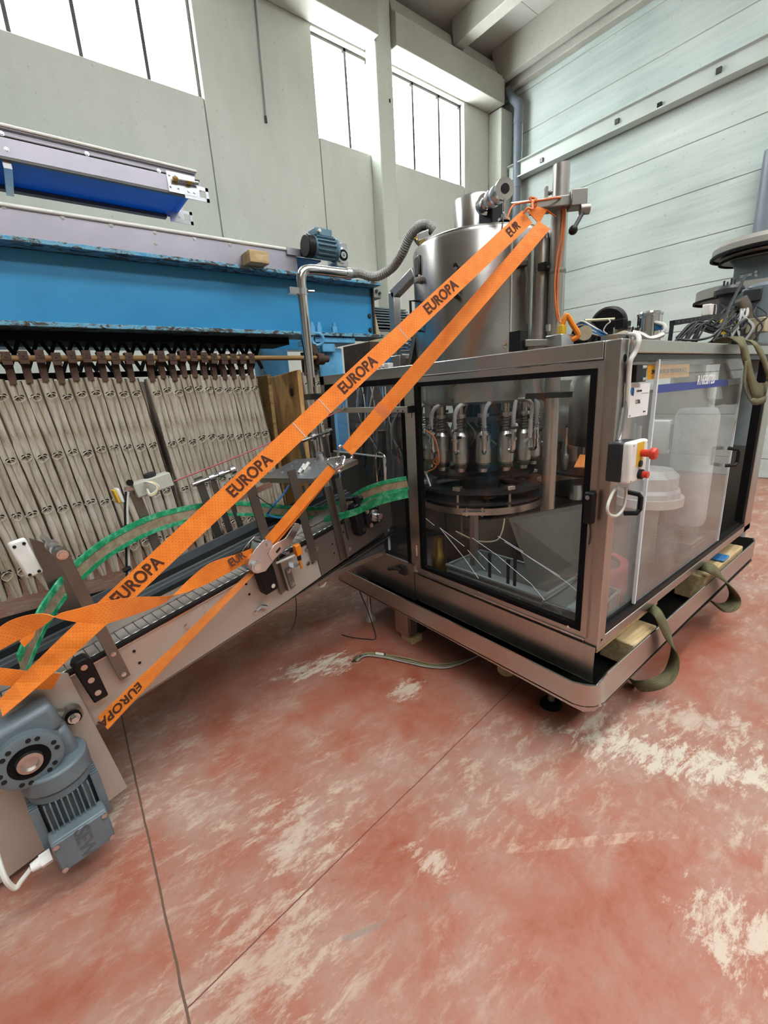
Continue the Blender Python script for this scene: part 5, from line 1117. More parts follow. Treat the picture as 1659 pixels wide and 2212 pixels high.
# near side panel (two lengths), bottom edge, far panel
sp = cp(MB().prism([(U0, 0, -.005), (-.165, 0, -.005), (-.165, 0, -.235), (-.40, 0, -.25), (U0, 0, -.256)], (0, .004, 0)), 'side_panel')
sp2 = cp(MB().prism([(-.162, -.002, -.005), (U1, -.002, -.005), (U1, -.002, -.20), (-.162, -.002, -.235)], (0, .004, 0)), 'side_panel', 'steel_dull')
cp(B((U0, .002, -.262), (U1, .03, -.256)), 'bottom_flange', 'steel_dull')
cp(B((U0, -.006, -.012), (U1, .018, .002)), 'wear_strip', 'black_plastic')
cp(B((U0, -.002, -.018), (U1, .006, -.010)), 'edge_trim', 'chrome')
# slat chain: individual slats
slat = MB().box((0, .02, -.004), (.0365, .112, .004)); so = None
for k in range(int((U1 - U0) / .038)):
    if so is None: so = cp(slat, 'slat', 'steel', bev=.0015, seg=1); so.location = (U0, 0, 0); o = so
    else: o = so.copy(); COL.objects.link(o); o.location = (U0 + .038 * k, 0, 0)
cp(B((U0, .03, -.03), (U1, .10, -.008)), 'chain_track', 'dark_plastic')
cp(B((U0 + .0, .116, -.01), (U1, .120, .050)), 'inner_rail', 'steel')
cp(B((U0, .122, -.035), (U1, .345, -.028)), 'return_belt', 'belt_black')
for k, (v0, v1, w0, w1, m_) in enumerate(((.345, .362, -.03, -.008, 'profile_grey'), (.366, .385, -.03, .004, 'profile_grey'), (.39, .50, -.03, -.012, 'black_plastic'), (.500, .512, -.06, .034, 'profile_grey'), (.514, .55, -.012, .004, 'steel_dark'))): cp(B((U0, v0, w0), (U1 - .02, v1, w1)), 'guide_profile', m_)
cp(B((U0, .55, -.22), (U1 - .05, .554, .012)), 'far_panel', 'steel_dull')
cp(B((U0, .006, -.25), (U1, .55, -.244)), 'bottom_plate', 'steel_dark')
for u in (-1.5, -.9, -.3, .3): cp(B((u, .012, -.20), (u + .03, .545, -.17)), 'cross_tie', 'steel_dark')
# bolts and holes on the panel
for (px, py) in ((662, 1187), (684, 1186), (665, 1217), (675, 1213), (724, 1147), (757, 1187), (744, 1202), (552, 1323), (402, 1353), (759, 1150), (758, 1138), (723, 1137)):
    p = cl(px, py, v=-.002); cp(MB().bolt(p, (0, -1, 0), .008, .007), 'bolt', 'chrome')
for (px, py) in ((532, 1262), (539, 1284), (290, 1407), (302, 1432), (742, 1150), (742, 1166), (722, 1195), (718, 1175), (768, 1140), (790, 1146)):
    p = cl(px, py, v=-.003); cp(MB().cyl(p, p + V((0, .002, 0)), .006, n=10), 'drilled_hole', 'black_hole')
p = cl(555, 1320, v=-.01); cp(MB().cyl(p, p + V((.03, -.004, .01)), .006, n=8).cyl(p + V((.03, -.004, .01)), p + V((.05, -.01, -.005)), .010, n=8), 'thumb_screw', 'zinc')
# uprights
def upright(px0, py0, px1, py1, wd_, v=-.006, mat='steel_grey', chan=False, th=.005):
    a, b = cl(px0, py0, v=v), cl(px1, py1, v=v); u = (a.x + b.x) / 2
    m = MB().box((u - wd_ / 2, v - th, b.z), (u + wd_ / 2, v, a.z))
    if chan: m.box((u + wd_ / 2 - .004, v - th - .022, b.z), (u + wd_ / 2, v, a.z))
    return cp(m, 'upright', mat), u, a.z, b.z
o1, u1_, t1, b1 = upright(132, 1183, 262, 1462, .038, mat='steel_grey', th=.026)
for w_ in (b1 + .02, b1 + .12): MB().bolt((u1_, -.034, w_), (0, -1, 0), .006, .005).build('bolt', 'chrome', o1)
upright(626, 1016, 682, 1210, .046, mat='steel_grey'); upright(709, 1052, 738, 1210, .036, chan=True); upright(729, 1032, 757, 1163, .04, mat='steel_grey')
oc, uc, tcz, bcz = upright(590, 1195, 607, 1280, .042, chan=True)
B((uc - .022, -.03, bcz), (uc - .018, -.006, tcz)).build('channel_wall', 'steel_grey', oc)
# far uprights: wide sheet at the free end, then the row behind the belt
for (px0, py0, px1, py1, wd_, v_) in ((543, 1048, 570, 1155, .05, .13), (430, 1030, 472, 1165, .045, .53), (462, 1040, 500, 1160, .035, .53), (490, 1045, 525, 1155, .035, .53), (647, 952, 660, 1000, .03, .50), (695, 945, 712, 985, .035, .50), (668, 955, 690, 1000, .02, .50)):
    a, b = cl(px0, py0, v=v_), cl(px1, py1, v=v_); u = (a.x + b.x) / 2
    cp(B((u - wd_ / 2, v_ - .004, min(b.z, a.z - .05)), (u + wd_ / 2, v_ + .004, a.z)), 'upright', 'steel_grey')
    cp(B((u - wd_ / 2, v_ - .003, -.06), (u + wd_ / 2, v_ + .003, min(b.z, a.z - .05))), 'upright_foot', 'steel_grey')
cp(MB().prism([cl(62, 1162, v=.30), cl(150, 1190, v=.30), cl(196, 1310, v=.30), cl(128, 1330, v=.30)], (0, .004, 0)), 'upright', 'steel_grey')
a = cl(130, 1183, v=-.02); b = cl(62, 1157, v=.30); b = V((u1_ - .01, .31, a.z))
cp(MB().cyl(V((u1_, -.04, t1 - .018)), V((u1_, .31, t1 - .018)), .011, n=14), 'cross_rod', 'chrome')
for v_ in (.03, .12): cp(MB().cyl((u1_, v_, t1 - .018), (u1_, v_ + .03, t1 - .018), .021, n=16), 'rod_collar', 'zinc')
cp(MB().bolt((u1_, -.035, t1 - .018), (0, -1, 0), .012, .008), 'bolt', 'chrome')
sx = cl(60, 1190, v=.24); rs = cp(MB().box((sx.x - .045, .225, sx.z - .10), (sx.x + .012, .25, sx.z + .055)), 'reflector', 'white_plastic', bev=.01)
for (du, dw) in ((-.03, .035), (.0, .035), (-.03, -.085), (.0, -.085)): MB().cyl((sx.x + du, .2255, sx.z + dw), (sx.x + du, .223, sx.z + dw), .006, n=10).build('reflector_hole', 'black_hole', rs)
# far cross rods with collars
for (p0, p1, cs) in (((418, 1030), (505, 1030), (455, 478)), ((648, 946), (712, 940), (676,))):
    a, b = cl(*p0, v=.52), cl(*p1, v=.52); b.z = a.z = (a.z + b.z) / 2
    rd = cp(MB().cyl(a - V((.02, 0, 0)), b, .011, n=12), 'cross_rod', 'chrome')
    for c in cs: q = cl(c, (p0[1] + p1[1]) / 2, v=.52); MB().cyl(V((q.x - .014, .52, a.z)), V((q.x + .014, .52, a.z)), .021, n=14).build('rod_collar', 'zinc', rd)
    MB().cyl(b - V((.012, 0, 0)), b + V((.016, 0, 0)), .024, n=16).build('rod_end', 'zinc', rd)
# black plastic rail clamps
for (px0, py0, px1, py1, wd_, bx_) in ((180, 1418, 208, 1512, .062, True), (577, 1205, 572, 1284, .085, False), (772, 1086, 775, 1158, .062, False)):
    a, b = cl(px0, py0, v=-.04), cl(px1, py1, v=-.04); u = (a.x + b.x) / 2
    cb = cp(MB().prism([(u - wd_ / 2, -.06, a.z - .02), (u - wd_ / 2 + .012, -.06, a.z), (u + wd_ / 2 - .012, -.06, a.z), (u + wd_ / 2, -.06, a.z - .02), (u + wd_ / 2 - .006, -.06, b.z), (u - wd_ / 2 + .006, -.06, b.z)], (0, .058, 0)), 'rail_clamp', 'black_plastic', bev=.006)
    for k in range(3 if bx_ else 1):
        w_ = a.z - .03 - k * .06 if bx_ else b.z + .03
        MB().cyl((u + (0 if bx_ else .01), -.0605, w_), (u + (0 if bx_ else .01), -.064, w_), .011, n=14).build('bolt', 'chrome', cb)
q = cl(770, 1083, v=-.03); cp(MB().cyl(q + V((-.06, .05, .03)), q + V((.05, .0, .0)), .012, n=10).cyl(q + V((0, 0, -.02)), q + V((0, 0, .03)), .018, n=12), 'rail_spindle', 'black_plastic')
# bearing by the machine
q = cl(803, 1110, v=-.02); bg = cp(MB().box((q.x - .055, -.03, q.z - .075), (q.x + .06, -.004, q.z + .055)), 'bearing_block', 'black_plastic', bev=.012)
MB().lathe([(.04, 0), (.036, .015), (.018, .016), (.018, .05), (.001, .05)], (q.x + .01, -.03, q.z - .012), (0, -1, 0), 20).build('shaft_end', 'zinc', bg)
for (du, dw) in ((-.04, .035), (.045, .035), (-.03, -.06), (.045, -.06)): MB().bolt((q.x + du, -.03, q.z + dw), (0, -1, 0), .009, .008).build('bolt', 'chrome', bg)
# sensor bracket with orange connector
q = cl(622, 1200, v=-.04); q2 = cl(648, 1197, v=-.05)
cp(MB().cyl(cl(596, 1217, v=-.05), cl(640, 1198, v=-.05), .006, n=8), 'sensor_rod', 'white_plastic')
cp(MB().box((q.x - .012, -.045, q.z - .06), (q.x + .012, -.04, q.z + .02)).box((q.x - .012, -.075, q.z - .062), (q.x + .035, -.04, q.z - .057)).box((q.x - .012, -.045, q.z + .0), (q.x + .012, -.002, q.z + .01)), 'sensor_bracket', 'zinc')
a, b = cl(620, 1228, v=-.008), cl(633, 1268, v=-.008); fb = cp(B((a.x - .012, -.012, b.z), (a.x + .018, -.004, a.z)), 'flat_bracket', 'steel_dull')
for w_ in (a.z - .015, b.z + .018): MB().bolt((a.x + .003, -.012, w_), (0, -1, 0), .008, .006).build('bolt', 'chrome', fb)
a, b = cl(634, 1182, v=-.06), cl(646, 1198, v=-.06)
cn = cp(MB().box((a.x - .0, -.075, b.z), (a.x + .034, -.045, a.z + .006)), 'sensor_head', 'orange_plastic', bev=.004)
a, b, c = cl(645, 1198, v=-.06), cl(647, 1209, v=-.06), cl(652, 1228, v=-.06)
MB().cyl(a, b, .011, n=10).build('sensor_nut', 'black_plastic', cn); MB().cyl(b, c, .008, .006, n=10).build('sensor_plug', 'orange_plastic', cn)
# lower brace toward the machine
cp(MB().prism([cl(669, 1258, v=.02), cl(833, 1187, v=.02), cl(833, 1197, v=.02), cl(672, 1268, v=.02)], (0, .05, 0)), 'lower_brace', 'steel')
cp(MB().prism([cl(690, 1240, v=.03), cl(830, 1150, v=.03), cl(830, 1190, v=.03), cl(700, 1245, v=.03)], (0, .01, 0)), 'gusset', 'profile_grey')
# table plate above the chain
W_ = .30
pts = [cl(px, py, w=W_) for px, py in ((560, 1033), (676, 1034), (772, 992), (694, 988), (640, 992))]
tb = cp(MB().prism(pts, (0, 0, -.004)), 'sensor_table', 'steel')
for a, b in zip(pts, pts[1:] + pts[:1]): MB().prism([a, b, b - V((0, 0, .028)), a - V((0, 0, .028))], (0, .002, 0)).build('table_lip', 'steel_frame', tb)
q = cl(694, 990, w=W_); MB().cyl(q, q + V((0, 0, .035)), .028, n=24).build('round_boss', 'zinc', tb)
for (px, py) in ((648, 1016), (658, 1010), (664, 1002), (655, 1006)): q = cl(px, py, w=W_ + .012); MB().cyl(q - V((.012, 0, .012)), q + V((.012, 0, .004)), .011, n=8).build('hose_fitting', 'white_plastic', tb)
for (px, py) in ((610, 1020), (630, 1007), (640, 997), (680, 996), (683, 1008), (690, 1010)): q = cl(px, py, w=W_); MB().bolt(q, (0, 0, 1), .006, .005).build('bolt', 'zinc', tb)
a, b = cl(508, 1080, v=.25), cl(585, 1046, v=.16); cp(MB().bar(a, b, .006, .03), 'table_arm', 'steel_frame')
cable('blue_hose', [cl(624, 1048, v=.15), cl(612, 1068, v=.17), cl(590, 1092, v=.2), cl(578, 1110, v=.25)], .006, 'cable_blue', cv); cable('blue_hose', [cl(655, 1050, v=.15), cl(657, 1070, v=.17), cl(650, 1095, v=.2), cl(610, 1118, v=.2), cl(575, 1112, v=.25)], .006, 'cable_blue', cv)
cable('black_wire', [cl(553, 1070, v=-.01), cl(590, 1096, v=.1)], .0022, 'cable_black', cv)
# photo-eye stand behind the belt
v_ = .60
a, b = cl(282, 1052, v=v_), cl(283, 1250, v=v_)
ps = cp(B((a.x - .016, v_ - .012, -.2), (a.x + .028, v_ + .012, a.z)), 'sensor_stand', 'steel_dull')
a, b = cl(279, 1032, v=v_ - .03), cl(375, 1048, v=v_ - .03)
MB().box((a.x, v_ - .045, b.z), (b.x, v_ + .02, b.z + .075)).build('terminal_housing', 'housing_grey', ps, bev=.005)
q = cl(323, 1027, v=v_); MB().cyl((q.x, v_, q.z - .02), (q.x, v_, q.z + .012), .03, n=16).build('housing_knob', 'dark_plastic', ps)
q = cl(281, 1043, v=v_ - .05); MB().cyl(q, q + V((0, .01, 0)), .016, n=14).build('housing_port', 'black_plastic', ps)
a, b = cl(247, 1056, v=v_ - .03), cl(268, 1084, v=v_ - .03); MB().box((a.x, v_ - .05, b.z), (b.x, v_ - .0, a.z)).build('photo_eye', 'white_plastic', ps, bev=.006); MB().box((a.x - .012, v_ - .048, b.z + .003), (a.x, v_ - .002, a.z - .003)).build('eye_window', 'yellow', ps, bev=.004)
MB().bar(cl(270, 1056, v=v_ - .02), cl(345, 1056, v=v_ - .02), .03, .016).build('housing_arm', 'steel', ps)
for k in range(3): MB().tube(smooth_path([cl(312 + k * 3, 1042, v=v_ - .06), cl(322 + k * 3, 1042, v=v_ - .09), cl(338 + k * 2, 1050, v=v_ - .1), cl(336, 1066 - k * 2, v=v_ - .1), cl(324, 1070 - k, v=v_ - .09), cl(318, 1056, v=v_ - .07)], 5), .006, 7).build('loop_cable', 'cable_white' if k != 1 else 'yellow', ps)
for k in range(2): MB().tube(smooth_path([cl(272 + k * 5, 1062, v=v_ - .03), cl(270 + k * 5, 1100, v=v_ - .03), cl(272 + k * 5, 1170, v=v_ - .03), cl(274 + k * 5, 1250, v=v_ - .03)], 4), .006, 6).build('stand_cable', 'cable_white' if k else 'cable_black', ps)
for py in (1139, 1230): q = cl(273, py, v=v_ - .035); MB().cyl(q - V((.016, 0, 0)), q + V((.02, 0, 0)), .012, n=8).build('cable_tie', 'black_plastic', ps)
q = cl(267, 1160, v=v_ - .04); MB().box((q.x - .006, q.y - .005, q.z - .016), (q.x + .008, q.y, q.z + .012)).build('tie_flag', 'orange_plastic', ps)
# drive end: mounting plate, worm gearbox and motor
pl_ = cp(MB().prism([(-1.86, -.03, .02), (-1.36, -.03, .055), (-1.318, -.03, .015), (-1.335, -.03, -.575), (-1.86, -.03, -.575)], (0, .006, 0)), 'drive_plate', 'steel_panel', bev=.002)
MB().prism([(-1.86, -.034, .02), (-1.36, -.034, .055), (-1.36, -.024, .055), (-1.86, -.024, .02)], (0, 0, .004)).build('plate_fold', 'steel', pl_)
gv = -.17; g0 = cl(62, 1640, v=gv)
q = cl(155, 1542, v=-.05); ta = cp(MB().tube([V((g0.x + .02, -.05, g0.z + .09)), V((q.x, -.045, q.z))], .02, 8).cyl(V((q.x, -.035, q.z)), V((q.x, -.07, q.z)), .032, n=20), 'torque_arm', 'steel_dull')
MB().cyl(V((q.x, -.07, q.z)), V((q.x, -.085, q.z)), .024, n=20).build('rubber_bush', 'black_rubber', ta); MB().bolt(V((q.x, -.085, q.z)), (0, -1, 0), .013, .018).build('bolt', 'chrome', ta)
gb = cp(MB().lathe([(.001, .0), (.105, .0), (.118, .015), (.118, .075), (.10, .085), (.09, .10), (.09, .125), (.001, .125)], (g0.x, -.05, g0.z), (0, -1, 0), 40), 'gearbox', 'motor_grey', ang=30)
MB().box((g0.x - .10, -.15, g0.z + .02), (g0.x + .115, -.055, g0.z + .125)).build('gear_housing', 'motor_grey', gb, bev=.018)
MB().box((g0.x - .02, -.145, g0.z - .13), (g0.x + .12, -.06, g0.z + .02)).build('gear_flank', 'motor_grey', gb, bev=.02)
MB().lathe([(.092, .0), (.092, .012), (.085, .016), (.056, .016)], (g0.x, gv, g0.z), (0, -1, 0), 40).build('gear_face', 'motor_grey', gb)
MB().lathe([(.056, .012), (.056, .018), (.036, .012)], (g0.x, gv, g0.z), (0, -1, 0), 36).build('oil_seal', 'black_rubber', gb); MB().lathe([(.034, .012), (.034, .028), (.024, .030), (.022, .016), (.001, .014)], (g0.x, gv, g0.z), (0, -1, 0), 32).build('hollow_shaft', 'steel', gb)
for k in range(12):
    an = math.radians(15 + 30 * k + (8 if k % 2 else -4)); MB().cyl((g0.x + .074 * math.cos(an), gv - .0155, g0.z + .074 * math.sin(an)), (g0.x + .074 * math.cos(an), gv - .0175, g0.z + .074 * math.sin(an)), .0075, n=12).build('tapped_hole', 'black_hole', gb)
# motor hangs below the gearbox
m0 = cl(108, 1712, v=-.13); m1 = cl(172, 1868, v=-.13); md = V((m1.x - m0.x, 0, m1.z - m0.z)).normalized()
m0 = V((g0.x + .04, -.115, g0.z - .10)); ml = .31; me_ = m0 + md * ml
side = V((0, -1, 0)); lat = md.cross(side).normalized()
MB().cyl(m0 - md * .02, m0 + md * .05, .10, n=36).build('motor_flange', 'motor_grey', gb, bev=.008)
mo = cp(MB().cyl(m0 + md * .045, m0 + md * (ml - .04), .078, n=32), 'motor', 'motor_grey')
MB().cyl(m0 + md * .05, m0 + md * .085, .092, n=32).build('end_shield', 'motor_grey', mo, bev=.006)
MB().lathe([(.092, 0), (.096, .02), (.096, .05), (.08, .075), (.04, .085), (.001, .086)], m0 + md * (ml - .085), md, 36).build('fan_cover', 'motor_grey', mo, ang=40)
for k in range(-4, 5):
    for sgn in (1, -1):
        MB().frame(m0 + md * .165 + side * (sgn * .088) + lat * (k * .0155), md * .085, side * .012, lat * .0022).build('cooling_fin', 'motor_grey', mo)
for k in range(-5, 6):
    for sgn in (1, -1): MB().frame(m0 + md * .165 + lat * (sgn * .088) + side * (k * .014), md * .085, lat * .012, side * .0022).build('cooling_fin', 'motor_grey', mo)
tc_ = m0 + md * .245 + side * .105
tbx = MB().frame(tc_, md * .062, side * .032, lat * .082).build('terminal_box', 'motor_grey', mo, bev=.008)
MB().frame(tc_ + side * .034, md * .06, side * .006, lat * .08).build('box_lid', 'motor_grey', mo, bev=.004)
for (a_, b_) in ((-.05, -.07), (.05, -.07), (.05, .07), (-.05, .07)): c_ = tc_ + side * .041 + md * a_ + lat * b_; MB().cyl(c_, c_ + side * .004, .009, n=10).build('lid_screw', 'zinc', mo)
text('maker_lettering', 'SEW', 'profile_grey', .062, tc_ + side * .0402, md, -lat, mo, ext=.0014, bold=.0012)
gl_ = tc_ - lat * .088 if lat.x > 0 else tc_ + lat * .088
sgn = -1 if lat.x > 0 else 1
MB().cyl(gl_, gl_ + lat * (sgn * .03), .022, n=6).cyl(gl_ + lat * (sgn * .03), gl_ + lat * (sgn * .055), .018, .014, n=16).build('cable_gland', 'white_plastic', mo)
e_ = gl_ + lat * (sgn * .055)
MB().tube(smooth_path([e_, e_ + lat * (sgn * .03) + md * .02, e_ + lat * (sgn * .05) + md * .03 - side * .0, e_ + lat * (sgn * .06) - md * .03, e_ + lat * (sgn * .058) - md * .10 - side * .05], 5), .008, 8).build('supply_cable', 'cable_white', mo)
p = cl(44, 1712, v=-.10); MB().bolt(V((g0.x + .0, gv + .03, g0.z - .115)), (0, -1, 0), .013, .010).build('oil_plug', 'brass', gb)

# ================================================================== green guide strip, loose, bowing over the conveyor
def strip2(name, up, dn, mats, label, cat):
    """standing strip from upper and lower edge lines"""
    U_ = smooth_path(up, 8); D_ = smooth_path(dn, 8); n = len(U_)
    t = root(name, D_[n // 2], label, cat)
    def band(f0, f1, nm, mat, th): MB().ribbon([u.lerp(d, f0) for u, d in zip(U_, D_)], [u.lerp(d, f1) for u, d in zip(U_, D_)]).build(nm, mat, t, solid=th, smooth=False)
    band(.25, .80, 'wear_face', mats[1], .005); band(0, .28, 'upper_edge', mats[0], .009); band(.78, 1, 'lower_edge', mats[0], .009)
    return t
ctl = [(45, 1440, 48, 1.90), (75, 1368, 44, 1.98), (110, 1305, 40, 2.08), (165, 1236, 38, 2.22), (240, 1176, 34, 2.38), (330, 1130, 32, 2.52), (420, 1106, 29, 2.60), (500, 1097, 27, 2.64), (580, 1101, 24, 2.64), (650, 1106, 22, 2.62), (705, 1104, 21, 2.58), (750, 1088, 22, 2.52), (790, 1066, 24, 2.46), (830, 1052, 24, 2.40), (880, 1042, 24, 2.36)]
up = []; dn = []
for (x, y, h, d) in ctl: up.append(atd(x - h * .15, y - h * .55, d)); dn.append(atd(x + h * .15, y + h * .65, d))
strip2('guide_strip', up, dn, ('green_plastic', 'guide_beige'), 'loose green-edged guide strip bowing over the conveyor into the machine', 'guide rail')
up = []; dn = []
for (x, y, h, d) in [(700, 1122, 12, 2.4), (760, 1108, 14, 2.3), (800, 1090, 16, 2.2), (830, 1078, 18, 2.15), (880, 1066, 18, 2.1)]: up.append(atd(x, y - h * .5, d)); dn.append(atd(x + 2, y + h * .5, d))
strip2('guide_strip', up, dn, ('green_plastic', 'green_plastic'), 'short green guide strip entering the machine below the long one', 'guide rail')

# ================================================================== product pipe, clamps and corrugated hose
t = root('product_pipe', at(683, 945, X=1.60), 'bright stainless pipe with elbow and grey corrugated hose to the tank', 'pipe')
p0 = at(684, 948, X=1.60); Yp = p0.y; zt_ = at(650, 600, Y=Yp).z
pe = at(752, 585, Y=Yp); R_ = .032
pts = [V((p0.x, Yp, .80)), V((p0.x, Yp, zt_ - .03))] + smooth_path([V((p0.x, Yp, zt_ - .03)), V((p0.x + .012, Yp, zt_ + .022)), V((p0.x + .045, Yp, zt_ + .05)), V((p0.x + .10, Yp, zt_ + .058))], 5)[1:]
pts += [V((pe.x, Yp, zt_ + .062))]
MB().tube(pts, R_, 20).build('pipe', 'chrome', t)
MB().cyl(pts[-1] - V((.025, 0, 0)), pts[-1] + V((.012, 0, 0)), R_ * 1.25, n=20).build('clamp', 'zinc', t)
ck = at(648, 630, Y=Yp); ck = V((p0.x, Yp, ck.z)); MB().cyl(ck - V((0, 0, .022)), ck + V((0, 0, .018)), R_ * 1.2, n=20).box((ck.x - .10, Yp - .02, ck.z - .018), (ck.x - .03, Yp + .02, ck.z + .02)).cyl(ck + V((.03, -.03, 0)), ck + V((.075, -.03, .003)), .008, n=8).build('pipe_clamp', 'zinc', t)
ck = V((p0.x, Yp, at(690, 856, Y=Yp).z)); MB().box((ck.x - .04, Yp - .045, ck.z - .02), (ck.x + .045, Yp + .045, ck.z + .02)).cyl(ck, V((FX + .01, 2.75, ck.z + .01)), .010, n=8).build('pipe_clamp', 'steel_dark', t)
hose = smooth_path([pts[-1], at(775, 590, Y=Yp - .02), at(810, 598, Y=Yp - .10), at(845, 580, Y=Yp - .22), at(868, 548, Y=Yp - .34), at(885, 512, Y=Yp - .42), at(905, 489, Y=Yp - .50), at(922, 487, Y=Yp - .54), at(936, 500, Y=Yp - .56)], 16)
MB().tube(hose, .03, 12, [.029 + (.0045 if i % 2 else 0) for i in range(len(hose))]).build('corrugated_hose', 'grey_hose', t, ang=15)
q = at(912, 512, Y=Yp - .53); MB().frame(q, V((.03, -.02, .012)), V((.02, .03, 0)), V((0, 0, .022))).build('square_nut', 'zinc', t, bev=.004); MB().cyl(q + V((-.03, .02, -.03)), q, .03, n=16).build('hose_tail', 'brass', t)
# bent stainless frame left of the tank
t = root('stay_frame', at(850, 790, X=2.05), 'bent square stainless tube standing on the cabin left of the tank', 'frame')
a, b, c = at(852, 800, X=2.0), at(851, 632, X=2.0), at(898, 588, X=2.0); a.z = ZH; a.y = b.y; d_ = .05
MB().bar(a, b, .055, .055, V((0, 1, 0))).bar(b - V((0, 0, .015)), c, .055, .055, V((1, 0, 0))).build('square_tube', 'steel', t, bev=.004)
q = at(885, 770, X=2.0); MB().bar(at(905, 700, X=2.0), V((q.x, q.y, ZH)), .04, .03).build('brace', 'steel_dull', t)
B((1.92, b.y - .12, ZH), (2.10, b.y + .1, ZH + .09)).build('junction_box', 'steel', t, bev=.004)
for k in range(8): cable('coiled_cable', [at(862 + rnd.uniform(0, 10), 735 + k * 3, X=2.02), at(872 + rnd.uniform(-6, 6), 722 + k * 4, X=2.0), at(890, 728 + k * 4, X=2.0), at(884, 742 + k * 3, X=2.0), at(866, 748 + k * 2, X=2.0)], .005, ('cable_black', 'cable_blue', 'grey_hose')[k % 3], t)
t = root('air_regulator', at(840, 790, X=1.72), 'small air regulator with a blue knob on the cabin top left of the strap', 'regulator')
q = at(838, 775, X=1.70); MB().cyl((q.x, q.y, ZH + .03), (q.x, q.y, ZH + .07), .018, n=16).build('knob', 'cable_blue', t, bev=.004); MB().box((q.x - .02, q.y - .022, ZH), (q.x + .02, q.y + .022, ZH + .03)).build('regulator_body', 'white_plastic', t, bev=.004); MB().cyl((q.x - .02, q.y + .03, ZH + .015), (q.x - .03, q.y + .03, ZH + .015), .016, n=16).build('gauge', 'white_plastic', t)
for k in range(5): cable('air_hose', [at(818 - k * 3, 800, X=1.72), at(815 - k * 2, 785, X=1.72), at(826, 778 + k * 3, X=1.71), at(836, 786, X=1.70)], .004, 'cable_blue' if k % 2 else 'cable_white', t)
# red pull cord
o = MB().tube(smooth_path([cw(cl(375, 1040, v=.56)), cw(cl(375, 1040, v=.56)).lerp(EYE + V((0, .02, 0)), .35) - V((0, 0, .012)), cw(cl(375, 1040, v=.56)).lerp(EYE + V((0, .02, 0)), .7) - V((0, 0, .012)), EYE + V((0, .02, 0))], 6), .004, 6).build('pull_cord', 'cable_red'); tag(o, 'thin red pull cord from the sensor stand to the eye bolt', 'cord')
# ================================================================== orange lashing straps
def ray_on_line(px, py, A, B_):
    """point of the line A-B nearest to the sight line of a pixel"""
    d = (_f + _r * ((px - PW / 2) / FPX) - _u * ((py - PH / 2) / FPX)).normalized(); e = (B_ - A).normalized(); w = A - CP
    b = d.dot(e); t_ = (b * d.dot(w) - e.dot(w)) / (1 - b * b); return A + e * t_
def face(A, B_, p): return (B_ - A).cross(p - CP).normalized()
def webbing(name, A, B_, w, parent, n=24, tw0=0, tw1=0, sag=0.0, mat='orange_webbing', solid=.003):
    L, R = [], []; e = (B_ - A).normalized()
    for i in range(n + 1):
        f = i / n; p = A.lerp(B_, f) + V((0, 0, -sag * 4 * f * (1 - f))); d = face(A, B_, p)
        ang = tw0 * max(0, 1 - f / .18) ** 1.5 + tw1 * max(0, (f - .82) / .18) ** 1.5
        d = d * math.cos(ang) + e.cross(d) * math.sin(ang); L.append(p + d * w / 2); R.append(p - d * w / 2)
    return MB().ribbon(L, R).build(name, mat, parent, solid=solid, smooth=False)
SW = .072
A1 = atc(1139, 468, 2.735); B1 = at(2, 1530, Y=1.72)
s1 = root('lashing_strap', B1, 'broad orange strap with EUROPA print from the clamp arm down to the free conveyor end', 'strap')
webbing('webbing', A1, B1, SW, s1, 40, .12, .9)
def print_on(px, py, A, B_, body, parent, h=.040, sx=.95, flip=1, up=None):
    p = ray_on_line(px, py, A, B_); x = (A - B_).normalized() * flip; d = face(A, B_, p); y = d if up is None else up
    if y.z < 0: y = -y
    n = x.cross(y)
    if n.dot(CP - p) < 0: y = -y; n = x.cross(y)
    return text('strap_print', body, 'strap_print', h, p + n.normalized() * .0028, x, y, parent, ext=.0002, sx=sx, bold=.0016)
for (px, py) in ((951, 640), (770, 806), (538, 1026), (299, 1256)): print_on(px, py, A1, B1, 'EUROPA', s1, .060, .88)
print_on(1106, 492, A1, B1, 'EUR', s1, .056, .8)
for (px, py) in ((648, 930), (705, 880), (868, 716)):
    p = ray_on_line(px, py, A1, B1); d = face(A1, B1, p); n_ = (CP - p).normalized(); MB().bar(p - d * SW / 2 + n_ * .003, p + d * SW / 2 + n_ * .003, .003, .0006, n_).build('seam', 'acrylic_edge', s1)
# loop of the strap round the arm
q0, q1 = A1, atc(1172, 470, 2.80)
MB().ribbon([q0 + V((0, 0, .02)), q0.lerp(q1, .5) + V((0, 0, .045)), q1 + V((0, 0, .03))], [q0 + V((.05, -.03, -.03)), q0.lerp(q1, .5) + V((.05, -.03, .03)), q1 + V((.05, -.04, 0))]).build('arm_loop', 'orange_webbing', s1, solid=.003, smooth=False)

A2 = atc(1176, 486, 2.76); RT = cw(cl(546, 1208, v=-.11))
s2 = root('ratchet_strap', RT, 'orange ratchet strap with steel hooks and tensioner above the conveyor side', 'strap')
HK = ray_on_line(752, 976, A2, RT); HK2 = ray_on_line(722, 1012, A2, RT)
webbing('webbing', A2, HK, SW * .93, s2, 30, .3, .5)
FL = ray_on_line(832, 880, A2, RT); e_ = (HK - A2).normalized(); d = face(A2, RT, FL); n_ = (CP - FL).normalized()
MB().ribbon([FL + d * SW * .5 + n_ * .004, HK + d * SW * .36 + n_ * .004], [FL - d * SW * .5 + n_ * .004, HK - d * SW * .36 + n_ * .004]).build('sewn_end', 'orange_webbing', s2, solid=.003, smooth=False)
MB().frame(FL + n_ * .004 + e_ * .02, e_ * .022, d * SW * .45, n_ * .002).build('stitch_patch', 'cable_orange', s2)
